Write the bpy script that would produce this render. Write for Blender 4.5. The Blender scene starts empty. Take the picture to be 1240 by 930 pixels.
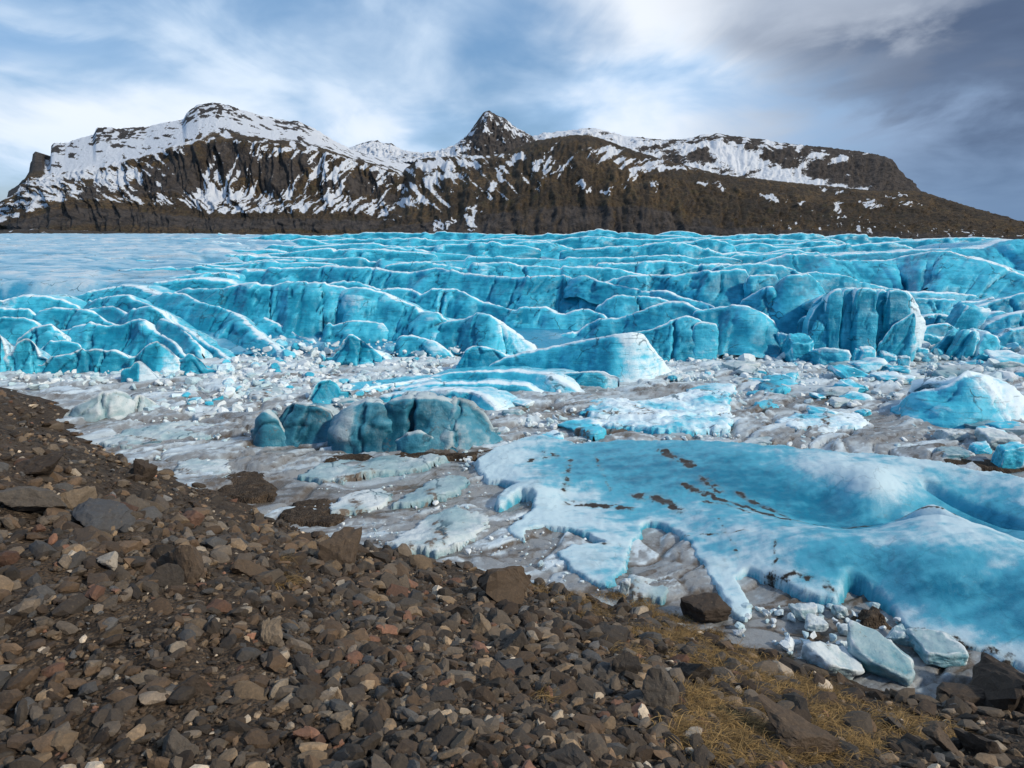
import bpy, math, random
import numpy as np
from mathutils import Vector, Matrix

random.seed(7)
RNG = np.random.default_rng(11)
SC = bpy.context.scene
COL = SC.collection

# ------------------------------------------------------------------ camera
PW, PH, FPX = 1240.0, 930.0, 24.0 / 36.0 * 1240.0
HOR = 280.0
PITCH = math.atan((PH / 2 - HOR) / FPX)
CAM = np.array([0.0, 0.0, 10.0])
cd = bpy.data.cameras.new('camera'); cam = bpy.data.objects.new('camera', cd); COL.objects.link(cam)
cd.lens = 24; cd.sensor_width = 36; cd.sensor_fit = 'HORIZONTAL'; cd.clip_start = 0.1; cd.clip_end = 20000
cam.location = CAM; cam.rotation_euler = (math.pi / 2 - PITCH, 0, 0)
SC.camera = cam

# ------------------------------------------------------------------ world, sun, exposure
SUN_AZ, SUN_EL = math.radians(116), math.radians(34)      # azimuth clockwise from +Y
W = bpy.data.worlds.new('World'); SC.world = W; W.use_nodes = True
def build_world():
    nt = W.node_tree; N = nt.nodes; L = nt.links; N.clear()
    def nd(t, **k):
        n = N.new(t)
        for a, b in k.items(): setattr(n, a, b)
        return n
    def math_(op, a, b=None, c=None, clamp=False):
        n = nd('ShaderNodeMath', operation=op, use_clamp=clamp)
        for i, v in enumerate((a, b, c)):
            if v is None: continue
            if isinstance(v, (int, float)): n.inputs[i].default_value = v
            else: L.new(v, n.inputs[i])
        return n.outputs[0]
    def sstep(v, a, b):
        n = nd('ShaderNodeMapRange', interpolation_type='SMOOTHSTEP')
        L.new(v, n.inputs[0]); n.inputs[1].default_value = a; n.inputs[2].default_value = b
        return n.outputs[0]
    def mix(f, a, b):
        n = nd('ShaderNodeMix', data_type='RGBA')
        if isinstance(f, (int, float)): n.inputs[0].default_value = f
        else: L.new(f, n.inputs[0])
        for v, s in ((a, 6), (b, 7)):
            if isinstance(v, tuple): n.inputs[s].default_value = (*v, 1)
            else: L.new(v, n.inputs[s])
        return n.outputs[2]
    tc = nd('ShaderNodeTexCoord'); sep = nd('ShaderNodeSeparateXYZ'); L.new(tc.outputs['Generated'], sep.inputs[0])
    x, y, z = sep.outputs
    zc = math_('MAXIMUM', z, 0.0)
    den = math_('ADD', zc, 0.22)
    comb = nd('ShaderNodeCombineXYZ')
    L.new(math_('DIVIDE', x, den), comb.inputs[0]); L.new(math_('DIVIDE', y, den), comb.inputs[1])
    def noise(scale, detail, rough, off, dist=0.0, stretch=(1, 1, 1), rot=0.0):
        mp = nd('ShaderNodeMapping'); L.new(comb.outputs[0], mp.inputs[0])
        mp.inputs[1].default_value = off; mp.inputs[2].default_value = (0, 0, rot); mp.inputs[3].default_value = stretch
        n = nd('ShaderNodeTexNoise'); L.new(mp.outputs[0], n.inputs[0])
        n.inputs['Scale'].default_value = scale; n.inputs['Detail'].default_value = detail
        n.inputs['Roughness'].default_value = rough; n.inputs['Distortion'].default_value = dist
        return n.outputs[0]
    sky = nd('ShaderNodeTexSky', sky_type='NISHITA'); sky.sun_disc = False
    sky.sun_elevation = SUN_EL; sky.sun_rotation = SUN_AZ; sky.air_density = 1.2; sky.dust_density = 0.6
    sk = nd('ShaderNodeMix', data_type='RGBA', blend_type='MULTIPLY'); sk.inputs[0].default_value = 1
    L.new(sky.outputs[0], sk.inputs[6]); sk.inputs[7].default_value = (0.085, 0.085, 0.085, 1)
    n_big = noise(0.45, 3, 0.5, (3.1, 1.4, 0), 0.3, (1, .8, 1), 0.4)
    n_mid = noise(0.95, 5, 0.5, (0.4, 7.2, 0), 0.35, (1, .8, 1), 0.4)
    n_fin = noise(2.6, 8, 0.55, (5.3, 2.2, 0), 0.5, (1, .7, 1), 0.7)
    # a dark rain-laden cloud bank lies to the right, bright thin cloud ahead, bluer gaps to the left
    az = math_('ARCTAN2', x, y)
    wav = math_('ADD', az, math_('MULTIPLY', math_('SUBTRACT', n_big, 0.5), 0.7))
    dark = sstep(wav, 0.08, 0.58)
    dens = math_('ADD', math_('MULTIPLY', n_mid, 0.72), math_('MULTIPLY', n_fin, 0.28))
    cover = sstep(math_('ADD', dens, math_('MULTIPLY', wav, 0.12)), 0.30, 0.52)
    thick = sstep(dens, 0.40, 0.60)
    el = math_('ARCSINE', z)
    def puff(px, py, rx, ry, lean=0.0):        # soft cloud mass centred on a bearing and height (degrees)
        a0 = math.atan((px - 620) / 827.0); e0 = math.atan((280 - py) / 827.0)
        da = math_('SUBTRACT', math_('ADD', az, math_('MULTIPLY', math_('SUBTRACT', n_mid, 0.5), 0.5)), a0)
        de = math_('SUBTRACT', math_('ADD', el, math_('MULTIPLY', math_('SUBTRACT', n_fin, 0.5), 0.13)), e0)
        da = math_('SUBTRACT', da, math_('MULTIPLY', de, lean))
        q = math_('ADD', math_('POWER', math_('ABSOLUTE', math_('DIVIDE', da, rx)), 2.0), math_('POWER', math_('ABSOLUTE', math_('DIVIDE', de, ry)), 2.0))
        return sstep(q, 1.0, 0.0)
    light_c = mix(thick, (0.40, 0.59, 0.84), (0.76, 0.83, 0.92))
    dark_c = mix(thick, (0.25, 0.35, 0.52), (0.085, 0.13, 0.225))
    hi = math_('MULTIPLY', sstep(n_fin, 0.50, 0.66), sstep(z, 0.08, 0.27))
    dark_c = mix(math_('MULTIPLY', hi, 0.55), dark_c, (0.55, 0.61, 0.70))
    cl = mix(dark, light_c, dark_c)
    low = mix(dark, (0.50, 0.68, 0.90), (0.15, 0.24, 0.39))
    cl = mix(sstep(z, 0.14, 0.0), cl, low)
    cl = mix(math_('MULTIPLY', puff(930, 30, .18, .10), .5), cl, (0.15, 0.21, 0.33))
    cl = mix(math_('MULTIPLY', puff(1200, 110, .36, .10), .72), cl, (0.075, 0.11, 0.19))
    cl = mix(math_('MULTIPLY', puff(730, 40, .26, .085), .85), cl, (0.80, 0.84, 0.90))
    cl = mix(math_('MULTIPLY', puff(1080, 50, .16, .05, .6), .5), cl, (0.50, 0.56, 0.66))
    cl = mix(math_('MULTIPLY', puff(540, 70, .28, .12), .55), cl, (0.60, 0.70, 0.83))
    cl = mix(math_('MULTIPLY', puff(330, 60, .4, .13), .55), cl, (0.62, 0.75, 0.90))
    cl = mix(math_('MULTIPLY', puff(30, 120, .2, .03), .6), cl, (0.16, 0.36, 0.66))
    cl = mix(math_('MULTIPLY', puff(60, 0, .22, .04), .6), cl, (0.17, 0.36, 0.66))
    gap = mix(0.55, sk.outputs[2], (0.13, 0.32, 0.63))
    fin = mix(cover, gap, cl)
    bg = nd('ShaderNodeBackground'); L.new(fin, bg.inputs[0]); bg.inputs[1].default_value = 1.0
    out = nd('ShaderNodeOutputWorld'); L.new(bg.outputs[0], out.inputs[0])
build_world()
sd_ = bpy.data.lights.new('sun', 'SUN'); sun = bpy.data.objects.new('sun', sd_); COL.objects.link(sun)
sd_.energy = 2.9; sd_.angle = math.radians(4); sd_.color = (1.0, 0.91, 0.76)
sv = Vector((math.sin(SUN_AZ) * math.cos(SUN_EL), math.cos(SUN_AZ) * math.cos(SUN_EL), math.sin(SUN_EL)))
sun.rotation_euler = sv.to_track_quat('Z', 'Y').to_euler(); sun.location = (40, -10, 60)
SC.view_settings.view_transform = 'Standard'; SC.view_settings.look = 'None'
SC.view_settings.exposure = 0.2; SC.view_settings.gamma = 1.0
SC.view_settings.use_curve_mapping = False

# ------------------------------------------------------------------ projection helpers
_f = np.array([0, math.cos(PITCH), -math.sin(PITCH)]); _u = np.array([0, math.sin(PITCH), math.cos(PITCH)])
def ray(px, py):
    px = np.asarray(px, float); py = np.asarray(py, float)
    a = (px - PW / 2) / FPX; b = (PH / 2 - py) / FPX
    return np.stack([a, _f[1] + _u[1] * b, _f[2] + _u[2] * b], -1)
def at_Y(px, py, Y):
    r = ray(px, py); return CAM + r * (np.asarray(Y, float) / r[..., 1])[..., None]
def at_z(px, py, z):
    r = ray(px, py); return CAM + r * ((np.asarray(z, float) - CAM[2]) / r[..., 2])[..., None]
def proj(p):
    d = np.asarray(p, float) - CAM
    w = d @ _f
    return PW / 2 + FPX * d[..., 0] / w, PH / 2 - FPX * (d @ _u) / w
def Yz(py, z=0.0): return float(at_z(620, py, z)[1])

# ------------------------------------------------------------------ numpy noise
_perm = np.random.default_rng(3).permutation(256); _perm = np.concatenate([_perm, _perm, _perm])
_g = np.array([[1,1,0],[-1,1,0],[1,-1,0],[-1,-1,0],[1,0,1],[-1,0,1],[1,0,-1],[-1,0,-1],[0,1,1],[0,-1,1],[0,1,-1],[0,-1,-1]], float)
def pn(p):
    p = np.asarray(p, float); i = np.floor(p).astype(int); f = p - i; i &= 255
    u = f * f * f * (f * (f * 6 - 15) + 10); out = 0
    for dx in (0, 1):
        wx = u[..., 0] if dx else 1 - u[..., 0]; a = _perm[i[..., 0] + dx]
        for dy in (0, 1):
            wy = wx * (u[..., 1] if dy else 1 - u[..., 1]); b = _perm[a + i[..., 1] + dy]
            for dz in (0, 1):
                w = wy * (u[..., 2] if dz else 1 - u[..., 2])
                g = _g[_perm[b + i[..., 2] + dz] % 12]
                out = out + w * (g[..., 0] * (f[..., 0] - dx) + g[..., 1] * (f[..., 1] - dy) + g[..., 2] * (f[..., 2] - dz))
    return out
def fbm(p, o=4, r=.5, l=2.03):
    s = 0; a = 1; t = 0
    for k in range(o):
        s = s + a * pn(p + 17.3 * k); t += a; a *= r; p = p * l
    return s / t * 1.6
def ridged(p, o=4, r=.5):
    s = 0; a = 1; t = 0
    for k in range(o):
        s = s + a * (1 - 2.0 * np.abs(pn(p + 31.7 * k))); t += a; a *= r; p = p * 2.07
    return s / t
def P3(x, y, z=0.0):
    x, y, z = np.broadcast_arrays(np.asarray(x, float), np.asarray(y, float), np.asarray(z, float))
    return np.stack([x, y, z], -1)
def sst(x, a, b):
    t = np.clip((np.asarray(x, float) - a) / (b - a), 0, 1); return t * t * (3 - 2 * t)
def voronoi(x, y, seed=0):                    # F1, F2, cell id for 2-D points
    ix = np.floor(x).astype(int); iy = np.floor(y).astype(int)
    d1 = np.full(x.shape, 9.); d2 = d1.copy(); cid = np.zeros(x.shape)
    for a in (-1, 0, 1):
        for b in (-1, 0, 1):
            h = _perm[(_perm[(ix + a + seed) & 255] + iy + b) & 255]
            fx = (h % 16) / 16 + .03; fy = (h // 16) / 16 + .03
            d = np.hypot(ix + a + fx - x, iy + b + fy - y)
            m = d < d1
            d2 = np.where(m, d1, np.minimum(d2, d)); cid = np.where(m, h / 255., cid); d1 = np.where(m, d, d1)
    return d1, d2, cid
class TPS:                                    # thin-plate spline through scattered plan points
    def __init__(s, P, V, lam=1e-3):
        P = np.asarray(P, float); V = np.asarray(V, float); n = len(P); s.P = P
        K = s.k(np.linalg.norm(P[:, None] - P[None], axis=-1)) + lam * np.eye(n)
        Q = np.c_[np.ones(n), P]; A = np.zeros((n + 3, n + 3)); A[:n, :n] = K; A[:n, n:] = Q; A[n:, :n] = Q.T
        s.w = np.linalg.solve(A, np.r_[V, np.zeros((3,) + V.shape[1:])])
    @staticmethod
    def k(r): return np.where(r > 1e-9, r * r * np.log(np.maximum(r, 1e-9)), 0)
    def __call__(s, x, y):
        q = np.stack([np.ravel(x), np.ravel(y)], -1); out = []
        for c in np.array_split(q, max(1, len(q) // 40000)):
            K = s.k(np.linalg.norm(c[:, None] - s.P[None], axis=-1))
            out.append(K @ s.w[:len(s.P)] + np.c_[np.ones(len(c)), c] @ s.w[len(s.P):])
        o = np.concatenate(out); return o.reshape(np.shape(x) + o.shape[1:])
def poly_sd(x, y, poly):                      # signed distance, positive inside
    x = np.asarray(x); y = np.asarray(y); best = np.full(x.shape, 1e9); ins = np.zeros(x.shape, bool); n = len(poly)
    for i in range(n):
        ax, ay = poly[i]; bx, by = poly[(i + 1) % n]
        ex, ey = bx - ax, by - ay
        t = np.clip(((x - ax) * ex + (y - ay) * ey) / (ex * ex + ey * ey + 1e-12), 0, 1)
        best = np.minimum(best, np.hypot(x - ax - t * ex, y - ay - t * ey))
        c = (ay > y) != (by > y)
        with np.errstate(divide='ignore', invalid='ignore'):
            ins ^= c & (x < (bx - ax) * (y - ay) / (by - ay + 1e-15) + ax)
    return np.where(ins, best, -best)
def line_d(x, y, pts):
    best = np.full(np.shape(x), 1e9)
    for (ax, ay), (bx, by) in zip(pts[:-1], pts[1:]):
        ex, ey = bx - ax, by - ay
        t = np.clip(((x - ax) * ex + (y - ay) * ey) / (ex * ex + ey * ey + 1e-12), 0, 1)
        best = np.minimum(best, np.hypot(x - ax - t * ex, y - ay - t * ey))
    return best

# ------------------------------------------------------------------ mesh helpers
def tag(o, label=None, cat=None, group=None, kind=None):
    if label: o['label'] = label
    if cat: o['category'] = cat
    if group: o['group'] = group
    if kind: o['kind'] = kind
    return o
def mesh_data(name, V, F, mat, attrs=None, cols=None, smooth=True):
    V = np.asarray(V, np.float32); F = np.asarray(F, np.int32)
    me = bpy.data.meshes.new(name); k = F.shape[1]
    me.vertices.add(len(V)); me.vertices.foreach_set('co', V.ravel())
    me.loops.add(F.size); me.loops.foreach_set('vertex_index', F.ravel())
    me.polygons.add(len(F)); me.polygons.foreach_set('loop_start', np.arange(0, F.size, k, dtype=np.int32))
    if smooth: me.polygons.foreach_set('use_smooth', np.ones(len(F), bool))
    me.update(calc_edges=True)
    for a, v in (attrs or {}).items():
        me.attributes.new(a, 'FLOAT', 'POINT').data.foreach_set('value', np.asarray(v, np.float32).ravel())
    for a, v in (cols or {}).items():
        v = np.asarray(v, np.float32); v = np.c_[v, np.ones(len(v), np.float32)]
        me.attributes.new(a, 'FLOAT_COLOR', 'POINT').data.foreach_set('color', v.ravel())
    me.materials.append(mat)
    if not smooth: me.polygons.foreach_set('use_smooth', np.zeros(len(F), bool))
    return me
def obj(name, me, parent=None, loc=None, base=False):
    o = bpy.data.objects.new(name, me); COL.objects.link(o)
    if parent: o.parent = parent
    if loc is not None: o.location = loc
    return o
def based(name, V, F, mat, attrs=None, cols=None, smooth=True, parent=None):   # origin at the thing's base
    V = np.asarray(V, float); c = np.array([V[:, 0].mean(), V[:, 1].mean(), V[:, 2].min()])
    return obj(name, mesh_data(name, V - c, F, mat, attrs, cols, smooth), parent, c)
def grid_faces(nr, nc, keep=None):
    i = np.arange(nr * nc).reshape(nr, nc)
    q = np.stack([i[:-1, :-1], i[:-1, 1:], i[1:, 1:], i[1:, :-1]], -1).reshape(-1, 4)
    return q if keep is None else q[keep.ravel()]
def compact(V, F, *arrs):
    u, inv = np.unique(F, return_inverse=True)
    return (V[u], inv.reshape(F.shape)) + tuple(a[u] for a in arrs)

# ------------------------------------------------------------------ materials
class NT:
    def __init__(s, name):
        s.m = bpy.data.materials.new(name); s.m.use_nodes = True; s.t = s.m.node_tree; s.t.nodes.clear(); s.L = s.t.links
        s.out = s.n('ShaderNodeOutputMaterial'); s.b = s.n('ShaderNodeBsdfPrincipled'); s.L.new(s.b.outputs[0], s.out.inputs[0])
        s.geo = s.n('ShaderNodeNewGeometry'); s.pos = s.geo.outputs['Position']
    def n(s, t, **k):
        n = s.t.nodes.new(t)
        for a, b in k.items(): setattr(n, a, b)
        return n
    def put(s, v, sock):
        if isinstance(v, (int, float)): sock.default_value = v
        elif isinstance(v, tuple): sock.default_value = (*v, 1) if len(v) == 3 and sock.type == 'RGBA' else v
        else: s.L.new(v, sock)
    def math(s, op, a, b=None, clamp=False):
        n = s.n('ShaderNodeMath', operation=op, use_clamp=clamp); s.put(a, n.inputs[0])
        if b is not None: s.put(b, n.inputs[1])
        return n.outputs[0]
    def ss(s, v, a, b, lo=0., hi=1.):
        n = s.n('ShaderNodeMapRange', interpolation_type='SMOOTHSTEP'); s.put(v, n.inputs[0])
        for i, q in enumerate((a, b, lo, hi)): n.inputs[i + 1].default_value = q
        return n.outputs[0]
    def mix(s, f, a, b, blend='MIX'):
        n = s.n('ShaderNodeMix', data_type='RGBA', blend_type=blend); s.put(f, n.inputs[0]); s.put(a, n.inputs[6]); s.put(b, n.inputs[7])
        return n.outputs[2]
    def noise(s, scale, detail=4, rough=.55, stretch=None, rot=None, off=None, dist=0., vec=None):
        v = vec or s.pos
        if stretch or rot or off:
            mp = s.n('ShaderNodeMapping'); s.L.new(v, mp.inputs[0])
            if off: mp.inputs[1].default_value = off
            if rot: mp.inputs[2].default_value = rot
            if stretch: mp.inputs[3].default_value = stretch
            v = mp.outputs[0]
        n = s.n('ShaderNodeTexNoise'); s.L.new(v, n.inputs[0]); n.inputs['Scale'].default_value = scale
        n.inputs['Detail'].default_value = detail; n.inputs['Roughness'].default_value = rough; n.inputs['Distortion'].default_value = dist
        return n.outputs[0]
    def voro(s, scale, feature='F1', rand=1.0):
        n = s.n('ShaderNodeTexVoronoi', feature=feature); s.L.new(s.pos, n.inputs[0]); n.inputs['Scale'].default_value = scale
        n.inputs['Randomness'].default_value = rand
        return n
    def attr(s, name, col=False):
        n = s.n('ShaderNodeAttribute'); n.attribute_name = name; return n.outputs['Color' if col else 'Fac']
    def bump(s, h, strength, dist):
        n = s.n('ShaderNodeBump'); s.L.new(h, n.inputs['Height']); n.inputs['Strength'].default_value = strength; n.inputs['Distance'].default_value = dist
        s.L.new(n.outputs[0], s.b.inputs['Normal'])
    def done(s, color, rough, spec=.5):
        s.put(color, s.b.inputs['Base Color']); s.put(rough, s.b.inputs['Roughness']); s.b.inputs['Specular IOR Level'].default_value = spec
        return s.m

def ice_material(name, deep, mid, pale, dirt=(.11, .085, .065), dirt_amt=.25, sss=.0, stri=.5, grain=1.0, hairs=.75, dlo=.35):
    k = NT(name)
    fr = k.attr('frost_lit'); dr = k.attr('dirt')
    n1 = k.noise(.35, 4); n2 = k.noise(2.2, 6, .6); n3 = k.noise(14 * grain, 4, .6)
    st = k.noise(1.0, 5, .62, stretch=(.35, .35, 3.4), rot=(0, math.radians(24), 0))
    st2 = k.noise(1.0, 4, .6, stretch=(.7, .7, 7.0), rot=(0, math.radians(27), 0), off=(4, 2, 7))
    v = k.math('ADD', fr, k.math('MULTIPLY', k.math('SUBTRACT', n2, .5), .55))
    v = k.math('ADD', v, k.math('MULTIPLY', k.math('SUBTRACT', st, .5), .55 * stri))
    v = k.math('ADD', v, k.math('MULTIPLY', k.math('SUBTRACT', n1, .5), .5))
    v = k.math('ADD', v, k.math('MULTIPLY', k.math('SUBTRACT', n3, .5), .25))
    c = k.mix(k.ss(v, -.15, .38), deep, mid)
    c = k.mix(k.ss(v, .34, .82), c, pale)
    # thin dark silt seams inside the ice
    seam = k.ss(st2, .585, .66)
    c = k.mix(k.math('MULTIPLY', seam, .5 * stri), c, (.012, .10, .15))
    # silt and grit caught on the surface
    g = k.noise(5.5, 7, .68); g2 = k.noise(1.3, 5, .6)
    dm = k.math('ADD', k.ss(k.math('ADD', k.math('MULTIPLY', g, .6), k.math('MULTIPLY', g2, .5)), .62, .72, 0, dirt_amt), 0.0)
    dm2 = k.ss(k.math('ADD', dr, k.math('MULTIPLY', k.math('SUBTRACT', g, .5), 1.6)), dlo, dlo + .3)
    dust = k.ss(k.math('ADD', dr, k.math('MULTIPLY', k.math('SUBTRACT', g2, .5), .8)), dlo - .25, dlo + .35, 0, .42)
    c = k.mix(dust, c, (.24, .22, .195))
    c = k.mix(k.math('MAXIMUM', dm, dm2), c, dirt)
    # hairline fractures
    vw = k.n('ShaderNodeVectorMath', operation='ADD'); s_ = k.n('ShaderNodeVectorMath', operation='SCALE')
    nv = k.n('ShaderNodeTexNoise'); k.L.new(k.pos, nv.inputs[0]); nv.inputs['Scale'].default_value = .8 * grain; nv.inputs['Detail'].default_value = 4
    k.L.new(nv.outputs['Color'], s_.inputs[0]); s_.inputs['Scale'].default_value = 1.6 / grain; k.L.new(k.pos, vw.inputs[0]); k.L.new(s_.outputs[0], vw.inputs[1])
    vo = k.n('ShaderNodeTexVoronoi', feature='DISTANCE_TO_EDGE'); k.L.new(vw.outputs[0], vo.inputs[0]); vo.inputs['Scale'].default_value = .33 * grain
    hair = k.math('MULTIPLY', k.ss(vo.outputs['Distance'], .022, .006), k.ss(k.noise(.45, 3), .48, .6))
    c = k.mix(k.math('MULTIPLY', hair, hairs), c, (.004, .06, .10))
    h = k.math('ADD', k.math('MULTIPLY', n2, .6), k.math('ADD', k.math('MULTIPLY', n3, .22), k.math('MULTIPLY', st, .5 * stri)))
    h = k.math('ADD', h, k.math('MULTIPLY', k.noise(38 * grain, 3, .6), .10))
    k.bump(h, .55, .22 / grain ** .9)
    k.b.inputs['Subsurface Weight'].default_value = sss
    k.b.inputs['Subsurface Radius'].default_value = (.15, .6, 1.0); k.b.inputs['Subsurface Scale'].default_value = .35
    return k.done(c, k.ss(v, .1, .9, .30, .65), .3)

M_ICE = ice_material('blue_glacier_ice', (.010, .245, .385), (.065, .53, .72), (.74, .87, .93), dirt_amt=.2, stri=.9)
M_PLAIN = ice_material('weathered_glacier_ice', (.02, .27, .45), (.25, .49, .64), (.58, .67, .73), dirt_amt=.45, stri=.25)
M_TEAL = ice_material('dark_teal_ice', (.008, .085, .135), (.055, .25, .35), (.46, .55, .58), dirt=(.14, .10, .075), dirt_amt=.7, stri=.6)
M_PALE = ice_material('pale_dirty_ice', (.07, .24, .31), (.30, .43, .47), (.60, .66, .68), dirt=(.15, .12, .095), dirt_amt=.85, stri=.3)
M_BRASH = ice_material('white_brash_ice', (.22, .48, .60), (.50, .65, .70), (.74, .79, .81), dirt=(.2, .165, .135), dirt_amt=.5, stri=.2, hairs=0.)
M_SLAB = ice_material('smooth_blue_ice', (.006, .175, .295), (.070, .38, .53), (.52, .68, .75), dirt=(.028, .019, .012), dirt_amt=.16, stri=.3, grain=2.2, hairs=.2, dlo=.29)

def lagoon_material():
    k = NT('silty_frozen_lagoon_ice')
    m = k.attr('mud'); fr = k.attr('frost_lit')
    n1 = k.noise(1.1, 6, .62, dist=.6); n2 = k.noise(7, 6, .65); n3 = k.noise(30, 4, .6)
    v = k.math('ADD', m, k.math('MULTIPLY', k.math('SUBTRACT', n1, .5), .9))
    v = k.math('ADD', v, k.math('MULTIPLY', k.math('SUBTRACT', n2, .5), .55))
    c = k.mix(k.ss(v, .15, .5), (.43, .50, .545), (.235, .245, .252))
    c = k.mix(k.ss(v, .55, .95), c, (.10, .078, .058))
    c = k.mix(k.ss(k.math('ADD', fr, k.math('MULTIPLY', k.math('SUBTRACT', n2, .5), .5)), .45, .85), c, (.60, .70, .76))
    c = k.mix(k.ss(n3, .60, .70, 0, .5), c, (.06, .048, .038))
    k.bump(k.math('ADD', k.math('MULTIPLY', n2, .7), k.math('MULTIPLY', n3, .3)), .6, .08)
    return k.done(c, k.ss(v, .1, .7, .5, .26), .5)
M_LAG = lagoon_material()

def mountain_material():
    k = NT('snow_streaked_basalt_mountain')
    sn = k.attr('snow'); ro = k.attr('rock')
    n1 = k.noise(.012, 6, .6); n2 = k.noise(.06, 7, .65); n3 = k.noise(.22, 7, .7)
    c = k.mix(k.ss(n1, .38, .62), (.046, .032, .018), (.135, .088, .042))
    c = k.mix(k.ss(n2, .5, .68, 0, .7), c, (.048, .048, .018))
    ds = k.noise(.10, 6, .62, stretch=(1, .35, .13)); ds2 = k.noise(.33, 5, .65, stretch=(1, .4, .15))
    c = k.mix(k.ss(ds, .45, .62, 0, .75), c, (.026, .019, .013)); c = k.mix(k.ss(ds2, .52, .66, 0, .6), c, (.125, .092, .058))
    c = k.mix(k.ss(n3, .42, .66, 0, .85), c, (.018, .014, .012))
    c = k.mix(k.ss(k.noise(.30, 4, .6, off=(3, 8, 1)), .52, .62, 0, .75), c, (.016, .012, .010))
    rk = k.mix(k.ss(k.math('ADD', k.math('MULTIPLY', n2, .5), k.math('MULTIPLY', k.noise(.11, 5, .6, stretch=(1, 1, .2)), .5)), .36, .62), (.013, .012, .013), (.074, .063, .058))
    c = k.mix(k.ss(k.math('ADD', ro, k.math('MULTIPLY', k.math('SUBTRACT', ds, .5), .9)), .3, .8), c, rk)
    c = k.mix(k.ss(k.noise(.55, 6, .7, stretch=(1, 1, .5)), .5, .68, 0, .55), c, (.15, .115, .075))
    s = k.math('ADD', sn, k.math('MULTIPLY', k.math('SUBTRACT', n3, .5), 1.0))
    s = k.math('ADD', s, k.math('MULTIPLY', k.math('SUBTRACT', n2, .5), .45))
    c = k.mix(k.ss(s, .46, .54), c, (.68, .72, .78))
    k.bump(k.math('ADD', k.math('MULTIPLY', n2, .5), k.math('MULTIPLY', n3, .9)), .9, 5.0)
    return k.done(c, .85, .2)
M_MTN = mountain_material()

def soil_material():
    k = NT('brown_gravelly_moraine_soil')
    n1 = k.noise(.55, 5, .6); n2 = k.noise(5, 7, .68); n3 = k.noise(26, 5, .65)
    vo = k.voro(16.0)
    c = k.mix(k.ss(n1, .38, .66), (.034, .023, .015), (.076, .051, .032))
    c = k.mix(k.ss(n2, .42, .68), c, (.125, .092, .064))
    c = k.mix(k.ss(n3, .48, .72), c, (.022, .017, .014))
    h = k.math('SUBTRACT', k.math('ADD', n2, k.math('MULTIPLY', n3, .6)), k.math('MULTIPLY', vo.outputs['Distance'], 1.2))
    k.bump(h, 1.0, .06)
    return k.done(c, .9, .25)
M_SOIL = soil_material()

def stone_material(name, use_obj):
    k = NT(name)
    if use_obj:
        oi = k.n('ShaderNodeObjectInfo'); base = oi.outputs['Color']
    else: base = k.attr('tone', True)
    n1 = k.noise(3.0, 6, .65); n2 = k.noise(22, 6, .7); n3 = k.noise(90, 3, .6)
    c = k.mix(k.ss(n1, .3, .7, .0, .45), base, (.055, .042, .032))
    c = k.mix(k.ss(n2, .40, .75, 0, .55), c, k.mix(1., c, (1.9, 1.8, 1.65), 'MULTIPLY'))
    c = k.mix(k.ss(n3, .58, .7, 0, .4), c, (.03, .026, .023))
    c = k.mix(k.ss(k.noise(9, 4, .6, off=(9, 3, 1)), .62, .72, 0, .5), c, (.17, .125, .08))
    k.bump(k.math('ADD', n2, k.math('MULTIPLY', n3, .35)), .7, .03)
    return k.done(c, .78, .3)
M_STONE = stone_material('moraine_stone', True)
M_SCREE = stone_material('moraine_scree', False)
def grass_material():
    k = NT('dry_straw_grass'); c = k.attr('tone', True)
    k.b.inputs['Transmission Weight'].default_value = 0
    return k.done(c, .7, .2)
M_GRASS = grass_material()

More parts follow.
